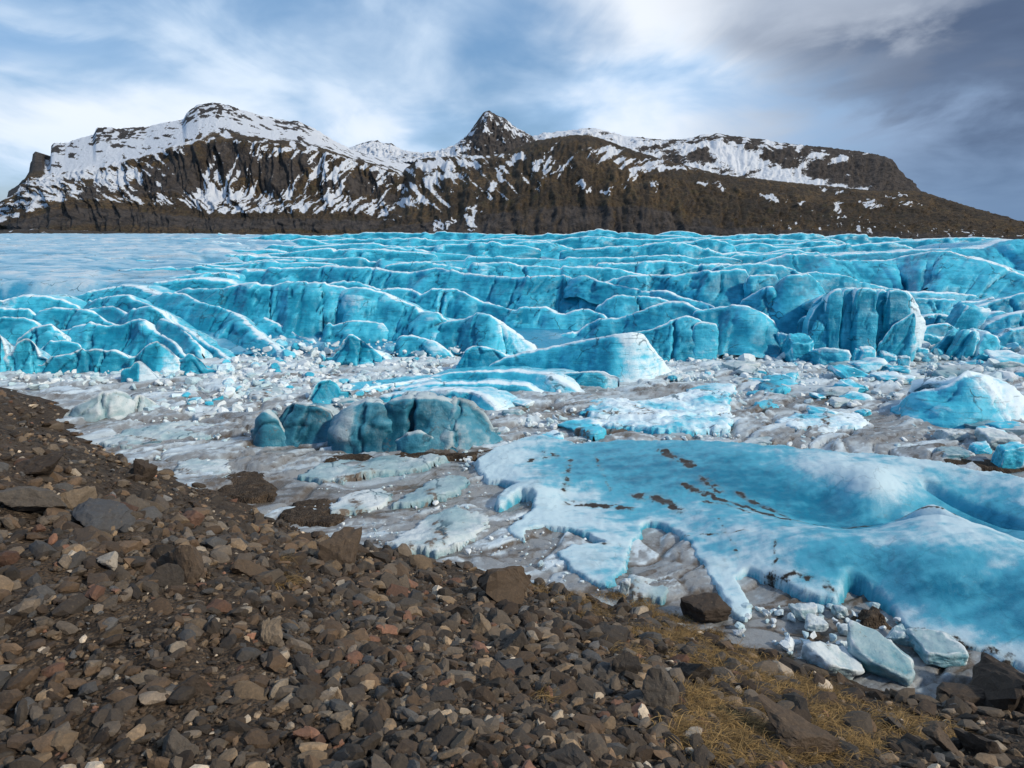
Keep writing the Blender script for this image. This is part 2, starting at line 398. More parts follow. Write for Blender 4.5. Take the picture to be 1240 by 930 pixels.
# ------------------------------------------------------------------ mountains
CUR = {}
def loft(name, label, px0, px1, rows, nx, per, seed, gully, rockf, snowf, back, calm=None):
    """rows: list of (pixel polyline, depth Y) from the foot up to the skyline; back: list of (dY, dz) behind it"""
    px = np.linspace(px0, px1, nx); R = []
    for poly, Y in rows:
        q = np.array(poly, float); yy = np.interp(px, q[:, 0], q[:, 1])
        Yv = np.interp(px, *np.array(Y, float).T) if isinstance(Y, list) else np.full(nx, float(Y))
        R.append(at_Y(px, yy, Yv))
    G = []; vv = []
    for i in range(len(R) - 1):
        n = per[i]
        for j in range(n):
            t = j / n; G.append(R[i] * (1 - t) + R[i + 1] * t); vv.append(i + t)
    G.append(R[-1]); vv.append(len(R) - 1.)
    for dY, dz in back:
        q = R[-1].copy(); q[:, 1] += dY; q[:, 2] = np.maximum(q[:, 2] - dz, -20); G.append(q); vv.append(len(R) - 1. + .01)
    G = np.array(G); vv = np.array(vv)[:, None] * np.ones(nx)[None]; X = px[None] * np.ones_like(vv)
    top = sst(len(R) - 1 - vv, 0, .35)
    jit = 1.3 * fbm(P3(px / 5.5, seed, 2.), 4, .6) * sst(np.abs(px - (px0 + px1) / 2), (px1 - px0) / 2, (px1 - px0) / 2 - 30)
    G[:, :, 2] += jit[None] * G[:, :, 1] / FPX * sst(vv, len(R) - 1.16, len(R) - 1.0)
    k = 1 / 900. * G[:, :, 1]                              # depth scale
    cm = 1. if calm is None else calm(X, vv)
    CUR['py'] = proj(G)[1]; CUR['wx'] = 11 * fbm(P3(X / 10, CUR['py'] / 8, seed + 1), 4, .6); CUR['wy'] = 6 * fbm(P3(X / 8, CUR['py'] / 7, seed + 4), 4, .6); g0 = gully(X, vv, seed); CUR['g'] = g0 / gully.amp
    d = g0 * top * cm
    d = d + cm * (3.0 * fbm(P3(X / 9, vv * 4.5, seed + 5), 5, .6) + 5.5 * (ridged(P3((X + 3 * fbm(P3(X / 9, vv * 2, seed), 3)) / 6.5, vv * .5, seed + 6), 3, .5) - .5)) * (.35 + .65 * top)
    G[:, :, 1] -= d * k; G[:, :, 2] += (2.6 * fbm(P3(X / 5, vv * 6, seed + 9), 4, .6) * (.25 + .75 * top)) * k * cm
    # slope facing
    dx = np.gradient(G, axis=1); dv = np.gradient(G, axis=0)
    nn = np.cross(dx, dv); nn /= np.linalg.norm(nn, axis=-1, keepdims=True) + 1e-9
    nz = np.abs(nn[..., 2])
    rock = rockf(X, vv, nz); snow = snowf(X, vv, nz, d)
    V = G.reshape(-1, 3)
    o = based(name, V, grid_faces(*vv.shape), M_MTN, {'snow': snow, 'rock': rock})
    return tag(o, label, None, None, 'structure')

def gul(freq, amp, warp=.6):
    def f(X, v, seed):
        w = X + 9 * fbm(P3(X / 40, v * 1.2, seed), 3) + (v * warp * 14)
        return amp * (ridged(P3(w / freq, v * .45, seed + 2), 3, .45) * .9 + .4 * fbm(P3(X / 60, v * 1.2, seed + 3), 3))
    f.amp = amp
    return f
def spot(X, cx, cy, rx, ry, slant=0.):
    dy = CUR['py'] + CUR['wy'] - cy; return np.exp(-(((X + CUR['wx'] - cx - slant * dy) / rx) ** 2 + (dy / ry) ** 2))
def streak(X, v, seed, fx=11., fv=1.6, lean=18.):
    return fbm(P3((X + v * lean) / fx, v * fv, seed), 5, .62)

MASSIF_TOP = [(-120,315),(-40,285),(-10,262),(2,250),(9,241),(10,232),(22,224),(30,216),(36,207),(36,199),(39,194),(39,187),(43,183),(47,186),(51,186),(54,192),(58,196),(61,193),(62,176),(66,173),(80,173),(95,168),(113,163),(117,155),(128,154),(146,156),(160,154),(177,154),(190,150),(222,145),(226,136),(240,126),(262,124),(280,128),(292,133),(310,138),(345,146),(362,147),(385,158),(410,173),(430,183),(460,190),(490,197),(540,215),(580,250)]
CRAGS = [(235,207,24,22,-.2),(205,218,22,20,-.3),(180,222,18,14,-.3),(350,205,34,17,.1),(300,192,22,14,0),(120,235,20,10,0),(440,225,26,18,.6),(330,222,24,12,0),(270,180,20,8,0),(480,246,14,12,0)]
BOWLS = [(262,236,30,9,.0),(250,245,26,6,0),(408,215,9,22,.35),(402,240,8,16,-.7),(300,255,40,4,0),(340,252,50,3,0),(450,250,22,5,.3),(470,258,14,8,-.6),(255,212,5,14,.2),(62,238,8,16,-.9),(95,215,30,8,-1.5),(150,215,26,9,-1.6),(300,190,20,4,0),(345,182,34,3,1.),(445,205,30,4,2.2)]
def m_rock(X, v, nz):
    crag = sum(spot(X, *c) for c in CRAGS) + sst(fbm(P3(X / 30, v * 2.2, 71.), 4), .05, .3) * sst(v, 1.2, 1.9) * sst(v, 3.2, 2.7)
    base = sst(v, 1.05, .8) * sst(v, .15, .5)
    return np.clip(.9 * crag + .8 * base + sst(v, 3.1, 3.3) + .8 * sst(.5 - nz, 0, .2), 0, 1)
def m_snow(X, v, nz, d):
    g = CUR['g']; upper = sst(v + .10 * fbm(P3(X / 25, v, 8.), 3), 2.9, 3.06)
    mid = sst(v, .95, 1.35) * (1 - upper)
    st = streak(X, v, 21., 7, 1.5, 30) * sst(X, 330, 200) + streak(X, v, 23., 7, 1.7, -26) * sst(X, 200, 330)
    s = -.05 + .80 * upper + mid * (.40 + 1.1 * st + .28 * sst(-g, .05, .55) + .06 * sst(X, 150, 330) + .14 * sst(X, 230, 150))
    s = s + .55 * sum(spot(X, *c) for c in BOWLS) * (1 - upper) * (.8 + st) - .42 * np.clip(sum(spot(X, *c) for c in CRAGS), 0, 1) * (1 - upper)
    low = sst(v, 1.0, .8)
    s = s + low * (-.10 + .6 * sst(X, 180, 330) * streak(X, v, 33., 22, 7., 0))
    # rock bands along the crest and on the summit block
    cap = sst(v, 3.45, 3.75) * (sst(np.abs(X - 145), 42, 20) + sst(np.abs(X - 258), 48, 24) + .75 * sst(np.abs(X - 355), 32, 12) + .9 * sst(np.abs(X - 70), 14, 6))
    bnd = np.sin(v * 30 + 6.0 * fbm(P3(X / 22, v * 3, 3.), 3) + .05 * X)
    s = s - np.clip(cap, 0, 1) * (.34 + .20 * bnd + 1.25 * fbm(P3(X / 9, v * 11, 12.), 4, .6))
    s = s - .8 * sst(X, 60, 46) * sst(v, 2.75, 3.1)
    s = s - .45 * upper * sst(fbm(P3((X + v * 40) / 13, v * 5, 44.), 5, .65), .16, .36)
    s = s - .55 * upper * sst(X, 235, 262) * sst(v, 3.42, 3.05) * sst(fbm(P3(X / 14, v * 6, 4.), 4), -.25, .12)
    return s - .25 * (1 - upper) * sst(.5 - nz, 0, .2)
loft('mountain', 'snow-capped dark brown massif with a flat rocky summit, left of the pyramid peak', -120, 560, [
    ([(-120,288),(600,287)], 700),
    ([(-120,286),(-40,284),(0,280),(40,264),(75,249),(150,249),(200,256),(260,263),(350,262),(400,264),(480,266),(560,282)], 790),
    ([(-120,300),(-40,284),(0,264),(50,228),(100,226),(150,232),(220,228),(260,238),(330,240),(400,234),(480,246),(560,275)], 870),
    ([(-120,305),(-40,284),(0,257),(36,214),(75,212),(120,205),(180,192),(215,180),(250,172),(300,171),(340,177),(400,186),(450,200),(500,218),(560,260)], 960),
    (MASSIF_TOP, 1180)], 640, (24, 36, 48, 56), 1.7, gul(30, 24), m_rock, m_snow, [(60, 6), (250, 60), (600, 400)], calm=lambda X, v: 1 - .93 * sst(v, 2.9, 3.2))

HILL_TOP = [(380,290),(440,282),(470,240),(490,205),(505,193),(530,190),(560,189),(600,187),(620,181),(650,170),(680,165),(710,163),(730,168),(750,176),(780,186),(830,200),(870,211),(900,214),(950,220),(1000,225),(1060,231),(1110,231),(1130,236),(1180,252),(1240,270),(1300,288),(1400,300)]
HSNOW = [(736,184,22,7,0),(770,196,44,4,2.0),(800,205,40,3,2.2),(620,196,6,9,-1.0),(652,200,5,20,-.8),(680,205,5,14,-.7),(660,212,4,18,-.4),(575,255,4,22,-.2),(570,268,3,12,0),(545,270,4,10,-.2),(532,272,4,9,0),(600,222,4,22,-.6),(560,200,26,4,-1.5),(520,200,20,6,-1.3),(510,225,14,6,-1.2),(535,215,18,4,-1.2),(500,245,14,6,-1.4),(765,212,8,9,.3),(755,225,6,10,-.6),(705,225,4,10,.6),(735,232,5,5,0),(590,190,40,2.5,-1.),(790,228,3,8,.4),(870,230,4,8,.5),(925,240,5,6,.9),(960,246,8,3,.8),(1010,252,6,7,.2),(1045,248,10,4,.8),(1090,247,14,2,1.),(1000,232,12,2,1.2),(1075,238,18,1.5,1.2),(850,222,10,2,1.2)]
def h_rock(X, v, nz):
    g = CUR['g']
    base = sst(v, 1.0, .8) * (.75 + .5 * fbm(P3(X / 9, v * .8, 5.), 4)) * sst(X, 1000, 760) + sst(v, .55, .3) * .9 * sst(X, 700, 900)
    return np.clip(base + .6 * sst(.5 - nz, 0, .2) + .4 * sst(v, .9, 1.1) * sst(fbm(P3(X / 18, v * 1.6, 15.), 4), .1, .3) + .3 * sst(-g, .1, .6) * sst(v, .8, 1.), 0, 1)
def h_snow(X, v, nz, d):
    g = CUR['g']; lean = np.where(X < 660, 30, -34)
    st = fbm(P3((X + v * lean) / 8, v * 1.0, 61.), 5, .6); left = sst(X, 720, 540)
    s = -.03 + .85 * st * sst(v, .85, 1.3) * (.55 + .45 * left) + (.04 + .20 * left) * sst(v, 1.0, 1.4) + .22 * sst(-g, .1, .6) * sst(v, .95, 1.3) * sst(X, 1000, 700)
    s = s + .92 * sum(spot(X, *c) for c in HSNOW) * (.9 + 1.2 * st)
    far = sst(X, 820, 1000)
    s = s + far * (.14 + .75 * fbm(P3(X / 5, v * 5, 7.), 4)) * sst(np.abs(v - .85), .6, .2)
    s = s + far * .5 * sst(fbm(P3(X / 2.6, v * 1.2, 17.), 3), .05, .45) * sst(v, .85, .5)
    return s - .3 * sst(v, 2.75, 3.0) * sst(X, 560, 640) * sst(X, 760, 720)
loft('mountain', 'low brown mossy hill with snow-filled gullies rising behind the glacier centre', 380, 1400, [
    ([(380,289),(1400,291)], 650),
    ([(380,288),(440,284),(480,272),(600,256),(650,247),(700,245),(780,246),(840,258),(900,262),(1000,264),(1100,272),(1200,281),(1300,289),(1400,295)], 730),
    ([(380,288),(440,282),(480,252),(560,226),(600,218),(650,206),(700,200),(800,215),(900,232),(1000,241),(1100,252),(1200,269),(1300,288),(1400,297)], 830),
    (HILL_TOP, 990)], 820, (30, 38, 38), 4.2, gul(22, 26, .2), h_rock, h_snow, [(50, 3), (250, 30), (500, 300)])

def p_rock(X, v, nz): return np.full(X.shape, .95)
def p_snow(X, v, nz, d):
    s = .42 + 1.0 * fbm(P3((X + v * 12) / 7, v * 3.6, 91.), 5, .62) - .28 * sst(X, 560, 590) * sst(v, 1.85, .7) - .1
    s = s + .5 * sst(X, 575, 545) + .3 * sst(np.abs(X - 625), 20, 5) * sst(v, 1.2, 1.6)
    return s
loft('mountain', 'dark pointed pyramid peak dusted with snow, standing between the massif and the hill', 470, 720, [
    ([(470,196),(720,200)], 1200),
    ([(470,192),(520,188),(545,182),(565,174),(585,168),(610,170),(640,176),(680,186),(720,196)], 1330),
    ([(470,190),(500,187),(530,184),(550,176),(565,165),(572,155),(579,145),(585,137),(592,134),(600,139),(612,143),(618,149),(626,155),(637,160),(650,169),(670,178),(700,189),(720,196)], 1480)],
    330, (40, 44), 7.7, gul(15, 12), p_rock, p_snow, [(40, 10), (200, 120), (500, 400)])
def s_snow(X, v, nz, d): return .75 - .9 * sst(v, 1.7, 1.9) * sst(np.abs(X - 455), 30, 14) * (.5 + fbm(P3(X / 6, v * 6, 9.), 3)) + .4 * fbm(P3(X / 12, v * 8, 2.), 4)
loft('mountain', 'small distant snowy knoll with a dark rock cap, left of the pyramid peak', 380, 560, [
    ([(380,205),(560,205)], 1450), ([(380,192),(420,184),(455,180),(490,186),(560,196)], 1550),
    ([(380,190),(410,184),(425,178),(443,172),(450,170),(458,170),(462,173),(474,174),(488,182),(515,186),(560,190)], 1650)],
    200, (24, 24), 9.1, gul(14, 8), p_rock, s_snow, [(60, 10), (300, 200)])
def b_rock(X, v, nz): return np.clip(.85 + .3 * fbm(P3(X / 20, v * 4, 3.), 3), 0, 1)
def b_snow(X, v, nz, d):
    st = fbm(P3((X - v * 46) / 20, v * 2.2, 51.), 5, .55)
    s = .74 + .7 * st - .34 * sst(X, 940, 1040) - .75 * sst(X, 1030, 1080)
    s = s - sst(v, 1.5, 1.85) * sst(X, 730, 850) * (.36 + .9 * fbm(P3(X / 12, v * 9, 6.), 3))
    s = s - .5 * sum(spot(X, *c) for c in [(845,186,16,7,0),(855,196,20,5,0),(790,182,30,4,.8),(810,190,20,4,0),(930,190,12,12,1.2),(955,200,16,12,1.2),(885,212,18,6,-.5),(995,205,22,14,1.0),(1030,200,20,10,.5),(1060,212,26,12,.5)])
    return s + .3 * spot(X, 900, 190, 18, 10) + .3 * spot(X, 960, 212, 24, 7, 1.) + .35 * spot(X, 1010, 193, 16, 7, 1.2) + .3 * spot(X, 1045, 190, 14, 4, 1.)
loft('mountain', 'long flat-topped snowy mountain with a dark cliff end, behind the hill at right', 600, 1150, [
    ([(600,215),(760,215),(900,238),(1150,262)], 1250),
    ([(600,190),(700,172),(760,182),(830,190),(900,205),(960,212),(1040,222),(1085,226),(1112,236),(1150,262)], 1420),
    ([(600,176),(645,165),(660,161),(690,158),(705,155),(722,155),(740,160),(760,165),(800,169),(830,168),(850,163),(872,162),(890,165),(905,166),(940,172),(1000,178),(1040,183),(1070,189),(1082,194),(1088,204),(1096,214),(1105,222),(1112,232),(1150,260)], 1620)],
    520, (46, 50), 5.5, gul(20, 14), b_rock, b_snow, [(60, 4), (300, 40), (700, 400)])

# low dark moraine bank in front of the massif, at the glacier's far left edge
def lowbank():
    px = np.linspace(-150, 560, 300); top = np.interp(px, [-150,0,40,90,150,200,250,300,350,420,500,560], [281,279,277,279,281,283,282,283,282,283,284,287])
    top = top + 1.5 * fbm(P3(px / 14, 0, 3.), 4)
    rows = []
    for t in np.linspace(0, 1, 14):
        rows.append(at_Y(px, 290 * (1 - t) + top * t, 470 + 60 * t))
    b = rows[-1].copy(); b[:, 1] += 80; b[:, 2] -= 20; rows.append(b)
    G = np.array(rows); X = np.tile(px, (15, 1)); v = np.linspace(0, 1, 15)[:, None] * np.ones(300)
    G[:, :, 1] -= 4 * fbm(P3(X / 8, v * 2, 9.), 4)
    snow = .1 + .5 * fbm(P3(X / 16, v * 3, 29.), 4) + .18 * sst(X, 180, 60)
    o = based('moraine_bank', G.reshape(-1, 3), grid_faces(15, 300), M_MTN, {'snow': snow, 'rock': .5 + .4 * fbm(P3(X / 20, v, 1.), 3)})
    tag(o, 'low dark moraine bank with snow scraps along the glacier edge below the massif', kind='structure')
lowbank()

# ------------------------------------------------------------------ land and lagoon
PLAIN = at_z(0, 0, 0)
shore_px = [(-420,300),(-200,395),(0,466),(90,520),(170,562),(270,600),(400,650),(500,672),(600,694),(700,718),(780,742),(880,775),(1000,815),(1120,842),(1240,862),(1440,905),(1700,960)]
ctrl = []
for px, py in shore_px[1:]: ctrl.append((*at_z(px, py, 0)[:2], -.05))
for px, py, Y in [(0,480,36),(0,520,24),(0,560,18),(0,600,14),(0,700,10),(0,800,7.6),(0,930,6.0),(-200,700,10),(-200,930,6),(100,600,17.5),
                  (200,640,14.8),(200,700,10.8),(200,800,7.8),(200,930,5.9),(300,680,13),(400,720,12.4),(400,800,8.7),(400,930,5.9),
                  (620,780,10.8),(620,850,7.8),(620,930,5.8),(800,820,10.3),(800,930,6.5),(1000,870,10.0),(1000,930,7.6),(1240,900,10.2),(1240,930,8.9),(1440,950,8.6)]:
    p = at_Y(px, py, Y); ctrl.append((p[0], p[1], p[2]))
ctrl += [(0,0,6.3),(0,3,5.6),(-10,0,6.2),(-10,3,5.5),(10,0,4.6),(10,3,3.6),(-25,4,6.0),(-40,20,5.5),(-50,40,4.5)]
for px, py in shore_px[1:-1]:
    q = at_z(px, py, 0); n = np.array([.45, .9]); ctrl.append((q[0] + 4 * n[0], q[1] + 4 * n[1], -1.5))
ctrl = np.array(ctrl); T0 = TPS(ctrl[:, :2], ctrl[:, 2], .02)
def land_h(x, y):
    h = T0(x, y)
    return h + .16 * fbm(P3(x / 1.8, y / 1.8, 3.), 4) + .05 * fbm(P3(x / .45, y / .45, 8.), 3)
def hit(px, py):                              # where a pixel's ray meets the land
    r = ray(px, py); t = np.linspace(4, 70, 1400); p = CAM + r[None] * t[:, None]
    h = land_h(p[:, 0], p[:, 1]); k = np.argmax(p[:, 2] < np.maximum(h, -.02))
    return np.array([p[k, 0], p[k, 1], max(h[k], -.02)])
def build_land():
    na, nr = 290, 270
    a = np.linspace(math.radians(-62), math.radians(62), na); r = np.exp(np.linspace(math.log(2.0), math.log(75), nr))
    A, Rr = np.meshgrid(a, r); x = Rr * np.sin(A); y = Rr * np.cos(A)
    h = land_h(x, y)
    h = h + .018 * Rr ** .5 * fbm(P3(x / (.03 * Rr), y / (.03 * Rr), 1.), 3)
    h = np.maximum(h, -2.5)
    keep = (h[:-1, :-1] > -.8) | (h[1:, 1:] > -.8)
    V, F = compact(P3(x, y, h).reshape(-1, 3), grid_faces(nr, na, keep))
    tag(based('moraine_slope', V, F, M_SOIL), 'brown gravelly moraine slope in the foreground', kind='structure')
build_land()

def build_lagoon():
    na, nr = 510, 430
    a = np.linspace(math.radians(-46), math.radians(46), na); r = np.exp(np.linspace(math.log(11), math.log(85), nr))
    A, Rr = np.meshgrid(a, r); x = Rr * np.sin(A); y = Rr * np.cos(A)
    wx = x + 2.2 * fbm(P3(x / 9, y / 9, 2.), 3); wy = y + 2.2 * fbm(P3(x / 9, y / 9, 12.), 3)
    # plates of refrozen ice, drawn out left to right
    c, s = math.cos(-.35), math.sin(-.35); u = wx * c - wy * s; w = wx * s + wy * c
    d1, d2, cid = voronoi(u / 2.6, w / 1.1)
    e1, e2, cie = voronoi(u / .8 + 40, w / .42)
    gap = sst(d2 - d1, 0, .16); gap2 = sst(e2 - e1, 0, .2)
    band = fbm(P3(u / 5.5, w / 1.3, 4.), 5, .55)
    q1, q2, ciq = voronoi(u / .34 + 9, w / .2, 5); gap3 = sst(q2 - q1, 0, .25)
    rough = sst(fbm(P3(u / 7, w / 2.2, 41.), 4), -.25, .25)
    rid = ridged(P3(u / 3.4, w / .62, 9.), 5, .55)
    z = .22 * (cid > .45) * (.5 + cid) * gap + rough * (.14 * cie * gap2 + .07 * ciq * gap3) + .20 * band + .05 * fbm(P3(x / .5, y / .35, 7.), 4) + .16 * sst(rid, .2, .9) * rough
    near = sst(Rr, 20, 32); z = z * (.34 + .42 * near) - .13
    px, py = proj(P3(x, y, 0))
    mud = .40 + .85 * fbm(P3(u / 6, w / 1.3, 14.), 5, .62) + .35 * (1 - gap) + .22 * (1 - gap2) * rough + .35 * (cie - .5) * rough + .3 * (ciq - .5) * rough + .3 * sst(rid, .3, -.3) - .25 * (cid - .5)
    mud = mud + .30 * np.exp(-(((px - 795) / 50) ** 2 + ((py - 675) / 50) ** 2)) + .30 * np.exp(-(((px - 340) / 70) ** 2 + ((py - 592) / 20) ** 2))
    mud = mud + .35 * np.exp(-(((px - 560) / 120) ** 2 + ((py - 548) / 9) ** 2)) + .25 * np.exp(-(((px - 1150) / 90) ** 2 + ((py - 555) / 14) ** 2)) + .22 * np.exp(-(((px - 560) / 90) ** 2 + ((py - 625) / 40) ** 2))
    mud = .07 + .70 * mud + .28 * sst(ridged(P3(u / 5.5, w / .9, 77.), 4, .5), .62, .9) - .25 * sst(py, 490, 445) + .2 * sst(py, 700, 780)
    fr = .28 + .6 * fbm(P3(u / 4, w / .8, 24.), 5, .62) + .5 * (cid - .5) * gap + .35 * (ciq - .5) + .3 * sst(rid, .5, .95) + .2 * sst(py, 500, 450) - .3 * sst(py, 690, 740) - .3 * sst(mud, .5, .9)
    o = based('frozen_lagoon', P3(x, y, z).reshape(-1, 3), grid_faces(nr, na), M_LAG, {'mud': mud, 'frost_lit': fr})
    tag(o, 'silt-stained frozen lagoon ice in front of the glacier', kind='structure')
build_lagoon()

# ------------------------------------------------------------------ glacier
def plain_z(x, y):
    return np.interp(y, [52, 60, 75, 110, 200, 420, 900], [2.6, 4.6, 5.4, 6.2, 7.0, 8.3, 8.0])
def build_glacier():
    na, nr = 350, 230
    a = np.linspace(math.radians(-56), math.radians(56), na); yy = np.exp(np.linspace(math.log(55), math.log(700), nr))
    A, Y = np.meshgrid(a, yy); x = Y * np.tan(A); y = Y
    px = PW / 2 + FPX * np.tan(A) / math.cos(PITCH) * .98
    z = plain_z(x, y)
    left = sst(px + 160 * fbm(P3(px / 130, np.log(y) * 7, 1.), 4) + 150 * sst(y, 140, 80), 470, 230)
    left = np.maximum(left * sst(y, 59, 64), sst(px, 340, 220) * .9) * np.maximum(sst(y, 66, 70), sst(px, 330, 420) * sst(y, 57, 62))
    z = z - (1 - left) * (2.6 + .01 * y) + .25 * left * fbm(P3(x / 14, y / 22, 5.), 4) * np.clip(y / 100, .6, 2)
    z = z - left * .22 * sst(ridged(P3(x / 9 + y * .05, y / 5, 3.), 4), .55, .85) * np.clip(y / 80, 1, 3)
    z = z + (.05 + .0012 * y) * fbm(P3(x / 1.6, y / 3.5, 8.), 4)
    z = np.where(y > 500, z - (y - 500) * .05, z)
    fr = .60 + .45 * fbm(P3(x / 10, y / 14, 15.), 5) + .2 * fbm(P3(x / 2.5, y / 3, 16.), 4) - .45 * (1 - left) - .65 * sst(ridged(P3(x / 9 + y * .05, y / 5, 3.), 4), .5, .8)  # deep blue between ridges: shade at their feet put into the colour
    dirt = .0 + .35 * sst(fbm(P3(x / 12, y / 26, 30.), 5), .12, .4) * left
    o = based('glacier', P3(x, y, z).reshape(-1, 3), grid_faces(nr, na), M_PLAIN, {'frost_lit': fr, 'dirt': dirt})
    return tag(o, 'broad blue glacier filling the valley below the mountains', kind='structure')
GLACIER = build_glacier()

def smooth1(a, k):
    if k < 1: return a
    w = np.hanning(2 * k + 3)[1:-1]; w /= w.sum()
    return np.stack([np.convolve(np.pad(a[:, i], k, mode='edge'), w, 'valid') for i in range(a.shape[1])], -1)

def ridge(name, label, crest, Y=None, foot=None, drop=None, run=.5, back=4., bdrop=1.9, cracks=(), amp=.22, step=2.0, nf=20, nb=6,
          frost_lit=0., fback=.42, fx=None, seed=None, mat=None, cat=None, group=None, top=False, capl=.6, edge=.22, fine=1., ncrack=None, dirt=0., frac=.55):
    rng = np.random.default_rng(seed if seed is not None else int(crest[0][0] * 7 + crest[0][1] * 13) & 0xffff)
    seed = float(rng.uniform(0, 90))
    q = np.array([(c[0], c[1]) for c in crest], float)
    L = np.r_[0, np.cumsum(np.hypot(*np.diff(q, axis=0).T))]
    n = max(12, int(L[-1] / step)); s = np.linspace(0, L[-1], n)
    pp = np.stack([np.interp(s, L, q[:, 0]), np.interp(s, L, q[:, 1])], -1); pp = smooth1(pp, max(1, int(4 / step)))
    pp[:, 1] += 1.5 * fbm(P3(pp[:, 0] / 12, pp[:, 1] / 12, seed), 5, .65)
    if foot is not None:
        fr_ = np.array([Yz(f) for f in np.atleast_1d(foot)]); Y = list(fr_ + run * 2) if len(fr_) > 1 else fr_[0] + run * 2
    Yv = np.full(n, float(Y)) if np.isscalar(Y) else np.interp(s, np.linspace(0, L[-1], len(Y)) if len(Y) != len(L) else L, Y)
    Yv = smooth1(Yv[:, None], 3)[:, 0]
    C = at_Y(pp[:, 0], pp[:, 1], Yv)
    if drop is None: dropv = C[:, 2] + .35
    else: dropv = np.full(n, float(drop))
    dropv = np.maximum(dropv, .15)
    T = np.gradient(smooth1(C, max(3, n // 14))[:, :2], axis=0); T /= np.linalg.norm(T, axis=1, keepdims=True) + 1e-9
    N = np.stack([T[:, 1], -T[:, 0]], -1); N *= np.sign(np.sum(N * (-C[:, :2]), 1, keepdims=True) + 1e-9)
    # rounded ends
    e = 5; ang = np.linspace(0, math.pi / 2, e + 1)[1:]
    def cap(i, sg, angs):
        k = np.cos(angs)[:, None]
        c = C[i][None] + np.c_[sg * T[i][None] * capl * np.sin(angs)[:, None], -dropv[i] * .25 * (1 - np.cos(angs))]
        return c, np.repeat(N[i][None], len(angs), 0), dropv[i] * (1 - .25 * (1 - np.cos(angs))), np.maximum(np.cos(angs), .02)
    c0, n0, d0, k0 = cap(0, -1, ang[::-1]); c1, n1, d1, k1 = cap(-1, 1, ang)
    C = np.r_[c0, C, c1]; N = np.r_[n0, N, n1]; dropv = np.r_[d0, dropv, d1]; sc = np.r_[k0, np.ones(n), k1]
    ppx = np.r_[np.full(e, pp[0, 0]), pp[:, 0], np.full(e, pp[-1, 0])]
    sl = np.r_[0, np.cumsum(np.linalg.norm(np.diff(C[:, :2], axis=0), axis=1))]
    tb = np.linspace(1, 0, nb + 1)[:-1]; tf = np.linspace(0, 1, nf + 1) ** 1.35
    rows = []; tt = []
    if not top: run = run * 1.2
    runv = run * dropv; wob = 1 + .35 * fbm(P3(sl / 4., seed, 0.), 3)
    for t in tb:
        p = C.copy(); p[:, :2] -= N * (back * t * sc)[:, None]; p[:, 2] -= np.minimum(bdrop, dropv * .9) * t ** .85 + (dropv - bdrop).clip(0) * sst(t, .8, 1.0) * .6; rows.append(p); tt.append(-t)
    for t in tf:
        p = C.copy(); p[:, :2] += N * (runv * wob * t ** .86 * sc)[:, None]; p[:, 2] -= dropv * t ** 1.08; rows.append(p); tt.append(t)
    G = np.array(rows); t2 = np.array(tt)[:, None] * np.ones(len(C))[None]
    S = np.tile(sl, (len(tt), 1)); D = np.abs(t2) * dropv[None]
    du = np.gradient(G, axis=1); dv = np.gradient(G, axis=0); nr_ = np.cross(dv, du); nr_ /= np.linalg.norm(nr_, axis=-1, keepdims=True) + 1e-9
    nr_ *= np.where(np.sum(nr_ * np.r_[0, -.6, .8], -1, keepdims=True) < 0, -1, 1)
    frt = t2 >= 0; w = sst(np.abs(t2), 0, .12)
    # blocks between cracks, each standing a little in or out
    tot = sl[-1]
    nc = max(0, int(tot / 9)) if ncrack is None else ncrack
    pos = list(np.interp(cracks, pp[:, 0], np.linspace(capl, tot - capl, n))) if len(cracks) and pp[0, 0] < pp[-1, 0] else []
    pos = sorted(pos + list(rng.uniform(0, tot, nc)))
    wS = S + .35 * fbm(P3(S / 1.5, D / 1.2, seed), 3) + D * rng.uniform(-.25, .25)
    disp = np.zeros_like(S); fcr = np.zeros_like(S)
    strong = set(np.round(pos, 4)[:0])
    for i, c in enumerate(pos):
        dep = rng.uniform(.12, .6) * min(1., drop or 2.); wd = rng.uniform(.05, .13) * fine * (.6 + .8 * sst(fbm(P3(S / 2., D / 1.3, c), 3), -.3, .4))
        g = np.exp(-((wS - c) / wd) ** 2); disp -= dep * g * (frt + .3 * ~frt)
        disp += rng.uniform(-.16, .16) * sst(wS - c, -.1, .1) * frt
        fcr += .35 * np.exp(-((wS - c) / (wd * 2.2)) ** 2) - .7 * g
    cs = rng.uniform(.9, 1.5) * (1 if np.mean(Yv) < 75 else 2.2); lean = rng.uniform(-.5, .5)
    v1, v2, vc = voronoi((S + lean * D) / (cs * 1.5) + seed, D / cs + .25 * S / cs + 3, int(seed)); vg = sst(v2 - v1, 0, .11)
    fsel = frac * sst(fbm(P3(S / 5., D / 4., seed + 2), 3), -.35, .25) * frt
    disp += fsel * (.60 * cs * (vc - .5) - .24 * cs * (1 - vg)); fcr += fsel * (.5 * (vc - .5) - .6 * (1 - vg))
    stp = np.zeros(len(sl))
    for c in list(rng.uniform(0, tot, int(tot / (3.2 * cs)))): stp += rng.uniform(-.3, .3) * cs * sst(sl - c, -.12, .12)
    stp -= smooth1(stp[:, None], min(20, len(stp) // 3))[:, 0]
    G[..., 2] += stp[None] * frac * 1.6 * (1 - np.abs(t2)) * min(1., float(np.median(dropv)) / 2.5)
    big = fbm(P3(G[..., 0] / 4.2, G[..., 1] / 4.2 + seed, G[..., 2] / 2.4), 3)
    sc_ = ridged(P3(G[..., 0] / 3.4 + G[..., 2] * .45, G[..., 1] / 3.4 + seed, G[..., 2] / 1.0 - G[..., 0] * .12), 4)
    fi = fbm(P3(G[..., 0] / .5, G[..., 1] / .5 + seed, G[..., 2] / .35), 3)
